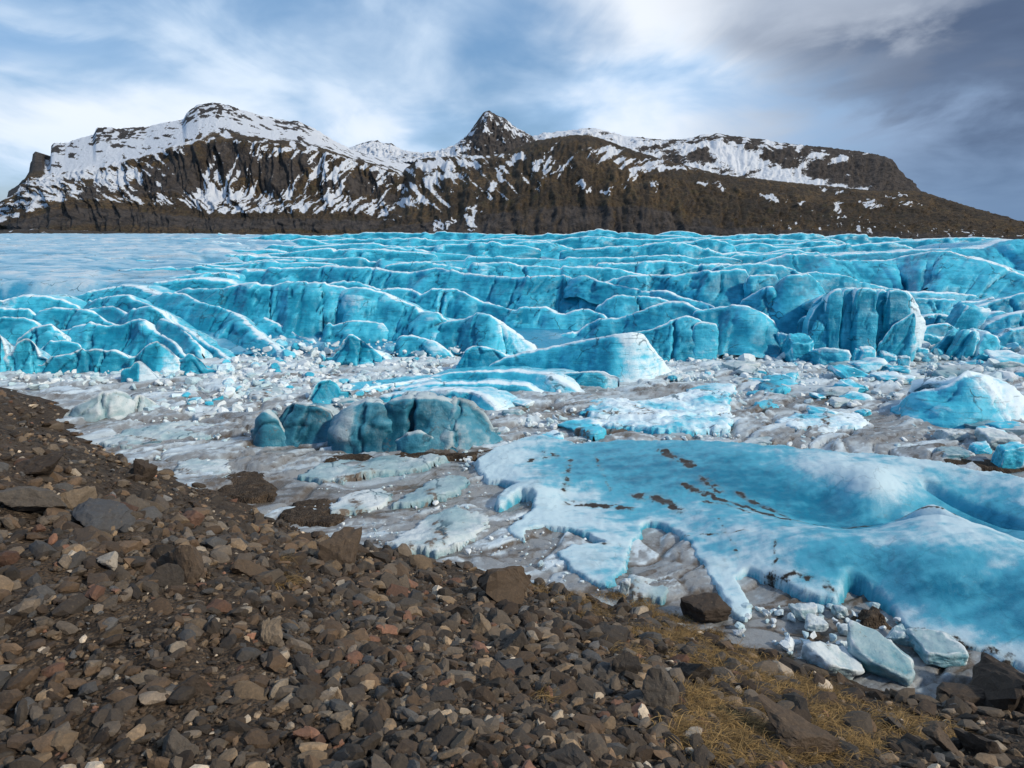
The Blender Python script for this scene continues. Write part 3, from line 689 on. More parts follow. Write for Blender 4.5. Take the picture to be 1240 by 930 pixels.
    disp = disp * w + amp * (1.5 * big * (.25 + .75 * w) + .55 * sc_ * (.2 + .8 * w) + .30 * fi)
    G = G + nr_ * disp[..., None]
    kk = np.clip(np.mean(Yv) / 60, .5, 4)
    f = np.where(frt, frost_lit + .95 * np.exp(-(D / (edge * .85 * kk)) ** 1.5) + fcr, np.maximum(fback, .95 * np.exp(-(D / (edge * kk)))))  # white crest: weathered rime with its lit edge painted in
    f = f + .22 * big + .15 * fi + .25 * sst(disp, .1, .45) * frt
    if fx is not None: f = f + np.interp(np.tile(ppx, (len(tt), 1)), *np.array(fx, float).T)  # colour shift along the crest; some calls paint sunlit right faces with it
    o = based(name, G.reshape(-1, 3), grid_faces(*S.shape)[:, ::-1], mat or M_ICE, {'frost_lit': f, 'dirt': np.full(f.shape, dirt) + .2 * sst(t2, .85, 1)}, parent=None)
    if top: return tag(o, label, cat or 'serac', group)
    o.parent = GLACIER; o.matrix_parent_inverse = Matrix.Identity(4); o.location = o.location - GLACIER.location
    if label: o['label'] = label
    return o

# --- far crests of the glacier, from the back forwards (parts of the glacier)
FAR = [
 ([(395,285),(430,283),(455,281),(480,281),(500,283),(525,282),(545,281),(570,282),(600,284),(640,284)], 330),
 ([(640,285),(665,283),(690,283),(715,280),(740,279),(760,281),(785,283),(805,285)], 320),
 ([(790,285),(805,282),(815,280),(830,280),(845,283),(870,286),(900,285)], 340),
 ([(860,287),(890,285),(920,284),(960,283),(1000,284),(1040,285),(1080,287),(1110,289)], 330),
 ([(1110,291),(1125,289),(1150,288),(1180,287),(1200,288),(1215,290)], 270),
 ([(300,288),(325,285),(345,283),(370,285),(400,287)], 310),
 ([(300,293),(340,291),(365,289),(385,290),(395,294)], 230),
 ([(395,291),(430,289),(470,288),(510,290),(560,290),(600,289),(650,291),(700,290)], 260),
 ([(660,292),(690,288),(715,286),(740,287),(770,290),(800,289),(830,287),(850,290)], 250),
 ([(850,292),(880,290),(905,290),(935,289),(965,291),(985,290)], 240),
 ([(960,295),(985,291),(1005,292),(1018,299)], 200),
 ([(930,304),(960,301),(990,298),(1020,297),(1050,294),(1080,293),(1098,296),(1112,301)], 170),
 ([(400,296),(440,294),(470,297),(500,299),(530,297),(560,295),(580,294),(600,294),(609,298)], 160),
 ([(612,295),(640,293),(660,293),(680,297),(705,304)], 165),
 ([(725,300),(740,298),(762,298),(790,295),(812,293),(830,293),(846,298),(862,304),(876,308)], 150),
 ([(835,293),(850,290),(866,289),(880,292),(888,298),(893,306)], 185),
 ([(888,297),(910,294),(928,295),(940,299)], 190),
 ([(300,300),(330,297),(360,298),(400,299),(430,300)], 175),
 ([(345,306),(380,302),(420,301),(450,301),(480,304)], 140),
 ([(440,303),(470,299),(490,300),(510,303),(530,307)], 145),
 ([(560,313),(580,311),(600,311),(640,313),(680,313),(720,312),(760,311),(800,309),(830,309),(845,312)], 112),
 ([(300,317),(325,314),(355,315),(400,313),(432,312),(455,314),(472,318)], 105),
 ([(270,321),(300,318),(330,317),(360,319)], 98),
 ([(845,318),(870,313),(900,309),(930,308),(955,305),(1000,306),(1060,304)], 120),
]
FAR += [([(225,296),(250,294),(275,294),(300,297)], 210), ([(180,291),(215,289),(250,288),(285,290)], 280), ([(240,304),(270,302),(300,303)], 150), ([(150,300),(180,298),(205,300)], 175), ([(250,312),(285,309),(320,310),(345,312)], 118),
        ([(90,293),(120,291),(155,292)], 240), ([(60,311),(85,309),(120,312)], 125), ([(20,300),(50,298),(70,300)], 175), ([(140,318),(175,315),(200,318)], 104), ([(205,326),(235,323),(262,325)], 88), ([(-30,292),(10,290),(40,291)], 250), ([(150,285.5),(200,285),(250,285),(300,285)], 380), ([(0,287),(60,286),(130,286.5)], 380)]
for c, Y in FAR:
    lowl = max(p[0] for p in c) < 350
    ridge('ice_ridge', None, c, Y=Y, drop=(.5 if lowl else 2.6) + .006 * Y, run=1.2 if lowl else .8, capl=4 + .03 * Y, back=7 + .05 * Y, bdrop=2.2, amp=.22 + .0012 * Y, step=3.2, nf=10, nb=4, fback=.5, edge=.13, ncrack=3, fine=2.2)

# --- middle ridges
ridge('ice_ridge', 'huge smooth blue ice dome at the right edge of the glacier', [(995,309),(1050,306),(1080,305),(1110,302),(1150,302),(1185,301),(1200,296),(1212,291),(1240,290),(1300,291),(1360,294)], Y=105, drop=5.5, run=1.6, back=25, bdrop=1.5, amp=.4, ncrack=4, edge=.12, frost_lit=.02, frac=.2)
ridge('ice_ridge', None, [(470,321),(490,317),(515,316),(530,319),(550,322),(580,321),(600,318),(616,317),(630,322),(660,322),(690,324),(720,323),(750,326),(770,331),(795,333)], Y=92, drop=3, run=.8, back=9, cracks=[633])
ridge('ice_ridge', None, [(700,322),(740,319),(775,317),(800,315),(830,317),(850,321),(870,319),(885,320)], Y=96, drop=3, run=.8, back=9)
ridge('ice_ridge', 'long broad ice swell across the right of the glacier', [(905,322),(920,317),(940,311),(955,308),(975,307),(995,311),(1015,316),(1050,316),(1080,314),(1105,308),(1130,304),(1150,304),(1165,309),(1200,318),(1260,340),(1320,350)], Y=[84,84,84,84,84,84,84,84,84,83,82,81,80,78,74,72], drop=4.2, run=1.5, back=12, amp=.32, ncrack=4, frac=.25)
ridge('ice_ridge', 'long ice wall running across the glacier centre', [(284,328),(300,326),(340,325),(370,323),(400,322),(425,323),(455,324),(480,329),(500,329),(515,326),(530,324),(542,325),(560,331),(590,333),(620,336),(650,334),(680,333),(700,337),(712,342),(728,354)], Y=[80,79,78,78,77,76,76,75,75,74,74,73,73,72,71,70,70,69,68,67], drop=4.0, run=.6, back=7, cracks=[414,486,555,638])
ridge('ice_ridge', None, [(212,335),(240,331),(270,330),(283,333)], Y=76, drop=1.6, run=.8, back=8, bdrop=.6)
ridge('ice_ridge', None, [(190,342),(215,338),(240,337),(265,338),(282,343)], Y=70, drop=1.5, run=.8, back=8, bdrop=.6)
ridge('ice_ridge', None, [(868,323),(885,320),(900,319),(925,319),(945,321),(960,326),(970,331)], Y=78, drop=2.6, run=.7, back=7)
ridge('ice_ridge', None, [(960,333),(975,330),(992,330),(1010,331),(1032,337),(1048,342),(1075,349)], Y=73, drop=2.6, run=.7, back=7)
ridge('ice_ridge', None, [(398,343),(415,340),(435,341),(452,347),(466,351)], Y=69, drop=2.2, run=.6, back=5)
ridge('ice_ridge', 'ice face split by dark cracks right of the glacier centre', [(733,342),(750,335),(765,333),(790,333),(820,333),(840,329),(857,327),(864,329),(880,326),(895,325),(903,327),(907,336)], Y=[69,69,68,68,67,67,66,66,66,66,66,66], drop=3.8, run=.45, back=5, cracks=[790,862,878], capl=.3)
ridge('ice_ridge', None, [(695,336),(710,334),(728,341),(750,344),(780,352),(800,354)], Y=[69,68,67,66,65,65], drop=2., run=.6, back=4)
ridge('ice_ridge', None, [(462,351),(485,349),(500,351),(509,356),(516,352),(535,349),(553,350),(568,357),(582,364),(600,369),(622,374),(640,372),(662,372),(672,378),(684,380),(696,376),(712,374),(730,380)], Y=[67,67,67,66,66,66,66,65,65,64,63,63,63,62,62,62,62,61], drop=4.2, run=.5, back=5, cracks=[510,623])
ridge('ice_ridge', None, [(728,368),(737,360),(752,357),(775,358),(795,360),(812,365)], Y=63, drop=3, run=.5, back=4, cracks=[770])
ridge('ice_ridge', None, [(790,352),(810,353),(828,361),(850,364),(862,370)], Y=[65,64,63,62,61], drop=2.6, run=.5, back=4)
ridge('ice_ridge', 'tall tilted blue ice face left of the fractured block', [(936,358),(943,340),(953,332),(970,330),(984,335),(990,346),(993,362)], Y=[61,61,60,60,61,62,62], drop=5.2, run=.5, back=4, ncrack=1, amp=.18, capl=.5, fx=[(980,0),(990,.4)])
ridge('ice_ridge', None, [(908,334),(925,332),(940,333)], Y=64, drop=3.5, run=.35, back=3, ncrack=0, capl=.3)
ridge('ice_ridge', None, [(900,362),(918,352),(930,346),(936,346)], Y=[61,60.5,60,60], drop=3.8, run=.4, back=3, ncrack=1, capl=.3)
ridge('ice_ridge', 'great blue ice wall left of the glacier centre', [(212,354),(225,349),(265,349),(290,344),(310,343),(328,345),(345,341),(372,341),(400,344),(420,349),(437,348),(465,354),(480,363),(498,369),(507,375),(530,379),(546,388)], Y=[66,65,64,64,63,63,63,62,62,62,61,61,60,60,59,58,58], drop=5.4, run=.55, back=6, cracks=[328,400,507], amp=.26)
ridge('ice_ridge', None, [(400,392),(420,389),(445,388),(466,393),(470,402)], Y=58.5, drop=3.2, run=.5, back=3)
ridge('ice_ridge', 'dark-hollowed ice ridge above the wedge iceberg', [(520,398),(545,387),(560,386),(575,380),(587,379),(600,384),(615,394),(630,406),(645,417)], Y=[57.5,57,57,56.5,56,56,56,56,56], drop=4.8, run=.5, back=4, cracks=[583], fx=[(590,0),(605,.45),(645,.6)])
ridge('ice_ridge', None, [(488,406),(505,407),(525,412),(540,422),(552,434)], Y=[55.5,55.5,55,54.5,54], drop=2.8, run=.55, back=3)
ridge('ice_ridge', 'long sloping ice ridge behind the wedge iceberg', [(640,412),(680,406),(700,400),(712,392),(726,385),(752,384),(775,376),(795,368),(812,365),(830,366),(845,374),(862,380),(880,390),(893,398),(908,410)], Y=[59,59,59,59,58.5,58.5,58,58,58,57.5,57,57,56.5,56,56], drop=4.8, run=.5, back=5, cracks=[706,678])
ridge('ice_ridge', 'smooth rounded ice hump with a hollow, left of the front blocks', [(845,376),(870,372),(890,370),(905,372),(925,380),(937,389),(944,402)], Y=[57,57,56.5,56,56,55.5,55.5], drop=3.6, run=.7, back=4, amp=.3)
for c, Y in [([(1098,352),(1125,353),(1150,355),(1182,357)], 68), ([(1106,360),(1130,361),(1156,363)], 65), ([(1164,365),(1190,364),(1203,359)], 64),
             ([(1172,375),(1190,368),(1210,362),(1230,356),(1260,352),(1300,350)], 62), ([(1195,392),(1215,382),(1240,376),(1290,372)], 58.5), ([(1185,384),(1200,377),(1215,377),(1232,384)], 60.5),
             ([(1112,386),(1125,380),(1145,380),(1152,384)], 61), ([(1112,398),(1130,392),(1148,391),(1156,396)], 58.5), ([(1200,412),(1225,398),(1260,392),(1300,392)], 56)]:
    ridge('ice_ridge', None, c, Y=Y, drop=3.2, run=.45, back=4, bdrop=.9, ncrack=3, amp=.16, capl=.3)
# --- left crevassed ground
ridge('ice_ridge', 'long diagonal ice fin descending to the brash at left', [(186,358),(200,354),(225,356),(236,362),(250,368),(265,371),(278,376),(288,380),(298,389),(312,402),(326,413),(340,425),(352,437)], Y=[66,65,64,63,62,61.5,61,60,58.5,57,55.5,54,53], drop=4.4, run=.6, back=2.5, bdrop=1.6, cracks=[268,240], fx=[(290,0),(350,.35)])
ridge('ice_ridge', 'curved ice fin beside the great blue wall', [(287,379),(300,376),(315,381),(335,390),(350,400),(365,408),(382,412)], Y=[62.5,62,61,60,59,58,57.5], drop=3.0, run=.6, back=2.5, fx=[(330,0),(380,.3)])
ridge('ice_ridge', None, [(110,363),(130,359),(150,357),(166,362),(186,371),(205,384),(222,396),(240,408),(258,420),(274,433)], Y=[64,63.5,63,62,60.5,59,57.5,56,54.5,53], drop=3.8, run=.55, back=2.5, bdrop=1.2)
ridge('ice_ridge', None, [(2,368),(15,362),(30,358),(55,358),(75,362),(88,368)], Y=63, drop=2.4, run=.6, back=4, bdrop=.6)
ridge('ice_ridge', None, [(86,362),(110,352),(150,345),(170,347),(186,354),(196,360)], Y=[68,68,68,67,66,65], drop=2.0, run=.7, back=6, bdrop=.6)
ridge('ice_ridge', None, [(50,376),(66,372),(80,374),(104,374),(116,378),(126,387),(142,393),(158,392)], Y=[60.5,60.5,60.5,60,60,59.5,59,58.5], drop=3.2, run=.5, back=3)
ridge('ice_ridge', None, [(-40,376),(-10,375),(15,373),(36,374),(40,380)], Y=60.5, drop=2.4, run=.45, back=3)
ridge('ice_ridge', None, [(110,374),(125,371),(142,371),(152,378),(158,386)], Y=[61.5,61,60.5,60,59.5], drop=2.4, run=.5, back=3)
ridge('ice_ridge', None, [(155,380),(165,372),(182,370),(195,375),(205,387)], Y=[59.5,59.5,59,58.5,58], drop=3.2, run=.5, back=2.5)
ridge('ice_ridge', None, [(76,400),(100,393),(118,392),(131,394),(150,392),(165,386),(176,386),(183,397),(196,404),(207,411),(217,422),(228,434)], Y=[57.5,57.5,57,57,57,57,56.5,56,55.5,54.5,53.5,52.8], drop=4.2, run=.45, back=3, cracks=[114,152])
ridge('ice_ridge', None, [(-50,390),(-20,386),(12,383),(30,384),(38,388)], Y=58.5, drop=2.6, run=.4, back=3)
ridge('ice_ridge', None, [(196,386),(200,387),(214,393),(228,404),(240,416)], Y=[57,56.5,55.5,54.5,53.5], drop=2.8, run=.5, back=1.6)

# --- free-standing seracs along the front
ridge('serac', 'long low serac at the front left with a scalloped rounded top', [(50,442),(62,432),(76,430),(87,428),(100,424),(115,421),(128,424),(140,424),(155,431),(164,439)], foot=453, run=.35, back=3, top=True, ncrack=3, frac=.8, group='seracs along the glacier front')
ridge('serac', 'pointed blue serac with a pale cracked right flank at left front', [(164,432),(178,418),(190,413),(202,419),(212,428),(219,442)], foot=454, run=.3, back=2.2, top=True, ncrack=1, fx=[(188,0),(200,.55)], group='seracs along the glacier front')
ridge('serac', 'small wedge serac with a bright white right face at the front left', [(157,446),(163,438),(170,437),(180,444),(191,457)], foot=463, run=.25, back=1.6, top=True, ncrack=0, amp=.1, fx=[(166,0),(169,.8)], group='seracs along the glacier front')
ridge('serac', 'low blue serac between the wedge serac and the diagonal fin', [(222,434),(228,426),(236,430),(246,438),(252,446)], foot=454, run=.3, back=2, top=True, ncrack=0, group='seracs along the glacier front')
ridge('serac', 'rounded tower of ice with a pale foot near the left edge', [(14,428),(22,413),(33,409),(42,415),(48,432)], foot=452, run=.25, back=2.4, top=True, ncrack=2, fx=[(10,.35),(50,.2)], group='seracs along the glacier front')
ridge('serac', 'pale tall serac cut off by the left edge', [(-30,398),(-5,400),(3,410),(9,428),(12,440)], foot=452, run=.25, back=2.4, top=True, ncrack=1, fx=[(-30,.4),(12,.3)], group='seracs along the glacier front')
ridge('serac', 'squat bright serac with a lumpy top behind the rounded tower', [(26,408),(38,397),(50,395),(62,393),(72,398),(76,408)], Y=55.5, drop=3.2, run=.35, back=2.2, top=True, ncrack=2, fx=[(26,.2),(76,.2)], group='seracs along the glacier front')
ridge('serac', 'blocky serac above the long low front serac at left', [(48,424),(60,413),(75,411),(95,415),(101,424)], Y=53.8, drop=3.2, run=.35, back=2.2, top=True, ncrack=2, frac=.8, group='seracs along the glacier front')
ridge('serac', 'broad blue serac with a sheared square right side behind the wedge iceberg', [(764,402),(790,399),(810,389),(832,382),(846,387)], foot=436, run=.3, back=3, top=True, ncrack=1, amp=.12, group='seracs along the glacier front')
ridge('serac', 'pale flat ice pillar against the broad blue serac', [(842,392),(848,389),(858,390),(867,392)], foot=437, run=.14, back=1.5, top=True, ncrack=0, amp=.12, capl=.25, fx=[(840,.2),(868,.3)], group='seracs along the glacier front')
FB = bpy.data.objects.new('serac', None); COL.objects.link(FB); FB.location = at_z(1046, 434, 0)
tag(FB, 'massive fractured ice block with vertical dark cracks at right front', 'serac', 'seracs along the glacier front')
def as_part(o, parent, label=None):
    for k_ in ('label', 'category', 'group'):
        if k_ in o: del o[k_]
    if label: o['label'] = label
    o.parent = parent; o.location = o.location - parent.location
    return o
as_part(ridge('ice_core', None, [(978,382),(985,368),(995,358),(1004,352),(1018,348),(1036,348),(1052,350),(1075,350),(1095,351),(1103,355),(1109,366),(1113,382)], foot=[432,433,433,433,433,433,433,433,433,433,432,431], run=.16, back=6, top=True, ncrack=0, amp=.22, frac=.9, capl=.9, fx=[(1098,0),(1104,.9)], frost_lit=-.08), FB)  # sunlit right edge painted pale
for c_, f_, r_ in [([(982,384),(988,372),(996,364),(1001,362)], 436, .16), ([(1004,356),(1011,351),(1019,350)], 437, .15), ([(1023,351),(1028,349),(1034,349)], 436.5, .12), ([(1037,350),(1046,348),(1054,350),(1061,352)], 438, .16), ([(1065,353),(1070,351),(1073,353)], 436, .12), ([(1077,352),(1086,350),(1095,352),(1100,357)], 437.5, .17)]:
    as_part(ridge('ice_column', None, c_, foot=f_, run=r_, back=1.6, bdrop=.5, top=True, ncrack=0, amp=.13, frac=.5, capl=.16, edge=.2), FB)
ridge('serac', 'dark rubble-streaked ice bank behind the front blocks', [(868,428),(880,412),(895,404),(910,402),(930,404),(945,402),(960,410),(975,400),(985,396)], Y=[57.0]*9, drop=4, run=.5, back=3, top=True, ncrack=4, amp=.3, group='seracs along the glacier front')
as_part(ridge('leaning_slab', None, [(1068,412),(1080,394),(1095,385),(1107,377)], foot=440, run=.12, back=1.5, top=True, ncrack=0, amp=.1, capl=.3, fx=[(1068,0),(1100,.0),(1107,.4)], group='seracs along the glacier front'), FB, 'smooth tilted slab leaning on the front')
ridge('serac', 'lumpy ice spur under the dark-hollowed ridge', [(402,432),(412,415),(424,404),(433,408),(442,414),(455,424),(470,437)], foot=441, run=.4, back=2.5, top=True, ncrack=3, amp=.3, group='seracs along the glacier front')

# ------------------------------------------------------------------ faceted chunks (ice and stone)
def ico(sub):
    t = (1 + 5 ** .5) / 2
    V = [(-1,t,0),(1,t,0),(-1,-t,0),(1,-t,0),(0,-1,t),(0,1,t),(0,-1,-t),(0,1,-t),(t,0,-1),(t,0,1),(-t,0,-1),(-t,0,1)]
    F = [(0,11,5),(0,5,1),(0,1,7),(0,7,10),(0,10,11),(1,5,9),(5,11,4),(11,10,2),(10,7,6),(7,1,8),(3,9,4),(3,4,2),(3,2,6),(3,6,8),(3,8,9),(4,9,5),(2,4,11),(6,2,10),(8,6,7),(9,8,1)]
    V = [np.array(v, float) / np.linalg.norm(v) for v in V]
    for _ in range(sub):
        c = {}; nf = []
        def mid(a, b):
            k = (min(a, b), max(a, b))
            if k not in c:
                m = V[a] + V[b]; V.append(m / np.linalg.norm(m)); c[k] = len(V) - 1
            return c[k]
        for a, b, d in F:
            x, y, z = mid(a, b), mid(b, d), mid(d, a); nf += [(a, x, z), (b, y, x), (d, z, y), (x, y, z)]
        F = nf
    return np.array(V), np.array(F)
ICO = {s: ico(s) for s in (0, 1, 2, 3, 4)}
def chunk(sub, seed, dims, planes=11, sharp=14, rough=.04, boxy=0.):
    rng = np.random.default_rng(seed); V, F = ICO[sub]
    nrm = rng.normal(size=(planes, 3)); nrm /= np.linalg.norm(nrm, axis=1, keepdims=True); d = rng.uniform(.62, 1.0, planes)
    if boxy:
        bx = np.array([(1,0,0),(-1,0,0),(0,1,0),(0,-1,0),(0,0,1),(0,0,-1)], float) + rng.normal(size=(6, 3)) * .14
        bx /= np.linalg.norm(bx, axis=1, keepdims=True); nrm = np.r_[bx, nrm[:int(planes * (1 - boxy))]]; d = np.r_[rng.uniform(.62, .75, 6), d[:int(planes * (1 - boxy))] * 1.05 + .08]
    q = np.maximum(V @ nrm.T, .02) / d[None]
    qs = np.sort(q, 1); CUR['edge'] = qs[:, -2] / qs[:, -1]
    r = 1 / (np.sum(q ** sharp, 1) ** (1 / sharp))
    P = V * r[:, None]
    P = P * (1 + rough * fbm(P * 2.4 + seed * 1.7, 3)[:, None] * 2)
    P = P / np.abs(P).max(0)
    return P * np.asarray(dims, float) / 2, F
def rotm(rx, ry, rz): return np.array(Matrix.Rotation(rz, 3, 'Z') @ Matrix.Rotation(ry, 3, 'Y') @ Matrix.Rotation(rx, 3, 'X'))

def ice_block(label, px, py, w, h, dep=None, seed=0, mat=None, frost_lit=.3, rot=(0, 0, 0), name='ice_block', cat='ice block', sub=None, boxy=.6, sink=.12, group=None, z0=0., lit_side=.35, sharp=12):
    """px,py: foot centre pixel on the lagoon; w,h in pixels"""
    p = at_z(px, py, z0); dist = p[1] / math.cos(PITCH) * 1.0; m = dist / FPX
    W_, H_ = w * m, h * m; D_ = (dep or w * .8) * m
    sub = sub or (4 if w > 32 else 3)
    V, F = chunk(sub, seed, (W_, D_, H_ * 1.0), boxy=boxy, sharp=sharp); edg = CUR['edge']
    V = V @ rotm(*rot).T; V[:, 2] -= V[:, 2].min() + H_ * sink
    n = V + p; n[:, 1] += D_ / 2
    s = max(W_, H_); n = n + (.05 * s) * np.stack([fbm(n / s * 3 + k * 9., 4) for k in range(3)], -1)
    # paler on top; the sunlit right side is painted into the colour
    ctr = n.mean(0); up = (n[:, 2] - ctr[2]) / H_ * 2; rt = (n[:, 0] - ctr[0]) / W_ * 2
    fr = frost_lit + .35 * sst(up, .4, 1.) + lit_side * sst(rt, .35, .95) + .25 * fbm(n / s * 4, 3) + .5 * sst(edg, .90, 1.0)
    return tag(based(name, n, F, mat or M_ICE, {'frost_lit': fr, 'dirt': .15 * sst(-up, .5, 1.) + 0 * fr}), label, cat, group)

G_FB = 'blocks fallen at the glacier front'
ice_block('rounded square blue block standing alone below the fractured block', 972, 441, 36, 42, seed=3, frost_lit=.05, group=G_FB)
ice_block('small pointed ice tooth left of the rounded square block', 951, 435, 18, 38, seed=5, frost_lit=.2, group=G_FB, boxy=.3)
ice_block('wide low ice block with a pale hollow beside the rounded square block', 1011, 445, 46, 30, seed=8, frost_lit=.2, group=G_FB)
ice_block('thin upright ice splinter right of the wide low block', 1038, 442, 9, 26, seed=12, frost_lit=.2, group=G_FB, boxy=.3)
ice_block('pale blue cube-like chunk right of the thin splinter', 1053, 443, 26, 26, seed=14, frost_lit=.35, group=G_FB)
ice_block('leaning ice shard at the foot of the fractured block', 1060, 433, 30, 30, seed=15, frost_lit=.0, group=G_FB, rot=(0, .5, 0), boxy=.3)
ice_block('small white lump at the right foot of the fractured block', 1096, 445, 14, 16, seed=16, frost_lit=.4, group=G_FB)
ice_block('small pale lump at the front of the fractured block', 1078, 442, 18, 20, seed=17, frost_lit=.35, group=G_FB)
G_SP = 'blocks of the collapsed serac pile at right'
ice_block('tall leaning top block of the collapsed serac pile', 1168, 424, 36, 66, seed=21, frost_lit=.05, rot=(0, .45, .3), group=G_SP)
ice_block('slanting dark slab on the left of the serac pile', 1145, 434, 20, 62, seed=22, frost_lit=-.05, rot=(0, .65, 0), group=G_SP)
ice_block('second slanting slab inside the serac pile', 1160, 437, 18, 58, seed=23, frost_lit=0., rot=(0, .6, .2), group=G_SP)
ice_block('third narrow slab inside the serac pile', 1174, 438, 16, 50, seed=24, frost_lit=0., rot=(0, .5, .2), group=G_SP)
ice_block('big square pale block at the front of the serac pile', 1196, 437, 44, 46, seed=25, frost_lit=.25, rot=(0, .1, .3), group=G_SP)
ice_block('pale block perched behind the big square block', 1189, 416, 24, 38, seed=26, frost_lit=.3, group=G_SP)
ice_block('small white cube at the right end of the serac pile', 1225, 422, 24, 20, seed=27, frost_lit=.35, group=G_SP)
ice_block('low rubble block left of the serac pile', 1128, 428, 34, 26, seed=28, frost_lit=.05, group=G_SP)
ice_block('small rubble block at the foot of the serac pile', 1118, 436, 18, 20, seed=29, frost_lit=.15, group=G_SP)

# ------------------------------------------------------------------ icebergs in the lagoon
ridge('iceberg', 'large wedge-shaped blue iceberg with a sunlit white right face', [(584,448),(600,438),(615,431),(640,425),(680,417),(720,410),(745,405),(766,403),(778,404),(787,415),(800,432),(813,450)],
      Y=[Yz(456)+1, Yz(457)+1.2, Yz(458)+1.6, Yz(459)+1.8, Yz(460)+1.8, Yz(463)+1.8, Yz(466)+1.8, Yz(467)+2, Yz(466)+2.2, Yz(463)+2, Yz(460)+2, Yz(457)+1.5], run=.35, back=5, bdrop=2, top=True, cat='iceberg', ncrack=0, amp=.13, frac=.12, capl=.4, fx=[(738,0),(758,.75),(815,.8)], edge=.3, nf=30)  # sunlight on the right face is put into the ice colour
ridge('iceberg', 'rounded blue ice hump at the left end of the wedge iceberg', [(551,450),(556,438),(566,421),(575,418),(590,420),(604,424),(614,430)], foot=453, run=.25, back=2.5, top=True, cat='iceberg', ncrack=0, amp=.14)
ridge('iceberg', 'low squared ice ledge in front of the wedge iceberg', [(672,454),(690,452),(715,450),(732,449),(740,455)], foot=471, run=.3, back=2.5, top=True, cat='iceberg', ncrack=1, amp=.1, fx=[(725,0),(738,.6)])
G_TG = 'flat layered ice tongues below the wedge iceberg'
ridge('ice_tongue', 'uppermost flat ice tongue curling down at its right end', [(530,455),(548,450),(580,449),(620,449),(655,451),(672,455),(688,464),(701,474)], foot=[470,470,471,472,475,478,480,481], run=.6, back=4, bdrop=.4, top=True, cat='ice tongue', group=G_TG, ncrack=1, amp=.12, frac=.15, frost_lit=.1, fx=[(640,0),(690,.4)])
ridge('ice_tongue', 'middle flat ice tongue with a dark undercut lip', [(488,470),(520,464),(560,463),(600,463),(635,466),(652,474),(656,480)], foot=[480,480,480,480,481,482,483], run=.6, back=3.5, bdrop=.4, top=True, cat='ice tongue', group=G_TG, ncrack=1, amp=.12, frost_lit=.1)
ridge('ice_tongue', 'lowest ice tongue ending in a blue drip-shaped nose', [(470,478),(500,473),(540,472),(570,473),(585,480),(598,490),(607,502)], foot=[490,490,492,495,500,504,506], run=.5, back=3, bdrop=.4, top=True, cat='ice tongue', group=G_TG, ncrack=1, amp=.14, frost_lit=.05, fx=[(470,.3),(570,.1),(600,.2)])
ridge('ice_tongue', 'small pale ice step left of the layered tongues', [(415,480),(440,470),(470,465),(505,460),(535,458)], foot=[486,482,478,474,472], run=.7, back=3, bdrop=.3, top=True, cat='ice tongue', group=G_TG, ncrack=2, amp=.12, frost_lit=.35)
G_TK = 'dark teal ice blocks in the lagoon centre'
TK = dict(top=True, cat='iceberg', group=G_TK, mat=M_TEAL, nf=28, fback=.75, edge=.3, capl=.3, dirt=.02)
ridge('iceberg', 'broad dark teal ice block with a smooth hollowed top in the lagoon centre', [(462,492),(475,484),(495,481),(520,481),(540,482),(550,488)], foot=[546,549,550,550,548,546], run=.6, back=2.4, bdrop=.35, amp=.30, ncrack=1, frac=.5, fx=[(462,.05),(500,.1),(540,.25)], **TK)
ridge('iceberg', 'teal ice block with a bright vertical rib left of the hollowed block', [(410,516),(416,500),(428,489),(445,485),(460,486),(470,496)], foot=[541,545,547,548,548,547], run=.55, back=2.0, bdrop=.4, amp=.30, ncrack=1, frac=.5, fx=[(410,.0),(432,.35),(440,.0),(470,.1)], **TK)
ridge('iceberg', 'grey weathered ice shoulder with a deep crack at the right of the teal blocks', [(538,492),(548,482),(560,480),(574,485),(588,499),(598,518)], foot=[546,547,546,544,541,538], run=.55, back=2.2, bdrop=.4, amp=.24, ncrack=0, cracks=[553], frac=.4, fx=[(538,.45),(575,.45),(592,.1)], **TK)
ridge('iceberg', 'low teal ice foot jutting below the hollowed block', [(478,534),(492,524),(508,520),(522,527),(530,538)], foot=[552,554,554,552,550], run=.35, back=1., bdrop=.3, amp=.14, ncrack=0, frac=.3, frost_lit=.2, **TK)
ridge('iceberg', 'teal ice pillar with a rust-stained top left of the ribbed teal block', [(340,510),(347,492),(356,487),(370,489),(388,492),(400,497),(408,510)], foot=[534,535,537,538,538,538,538], run=.25, back=1.8, bdrop=.4, top=True, cat='iceberg', group=G_TK, mat=M_TEAL, amp=.26, ncrack=3, nf=26, fx=[(340,0),(385,0),(400,.45)], dirt=.12)
ridge('iceberg', 'small hooded teal ice tower at the left of the cluster', [(311,520),(314,502),(321,496),(330,502),(338,512),(350,530)], foot=[538,540,541,541,540,540], run=.25, back=1.2, bdrop=.4, top=True, cat='iceberg', group=G_TK, mat=M_TEAL, amp=.14, ncrack=0, nf=24, fx=[(311,.1),(350,.2)])
ridge('iceberg', 'curved blue ice slab leaning behind the teal pillar', [(372,485),(380,468),(388,460),(398,458),(408,464),(414,474)], foot=[492,492,491,490,488,487], run=.4, back=1.4, bdrop=.5, top=True, cat='iceberg', group=G_TK, amp=.12, ncrack=0, frost_lit=.1)
ridge('iceberg', 'small rounded blue lump above the teal blocks', [(405,490),(412,484),(425,482),(436,486)], foot=494, run=.5, back=1.2, bdrop=.4, top=True, cat='iceberg', group=G_TK, mat=M_TEAL, amp=.1, ncrack=0, frost_lit=.2)
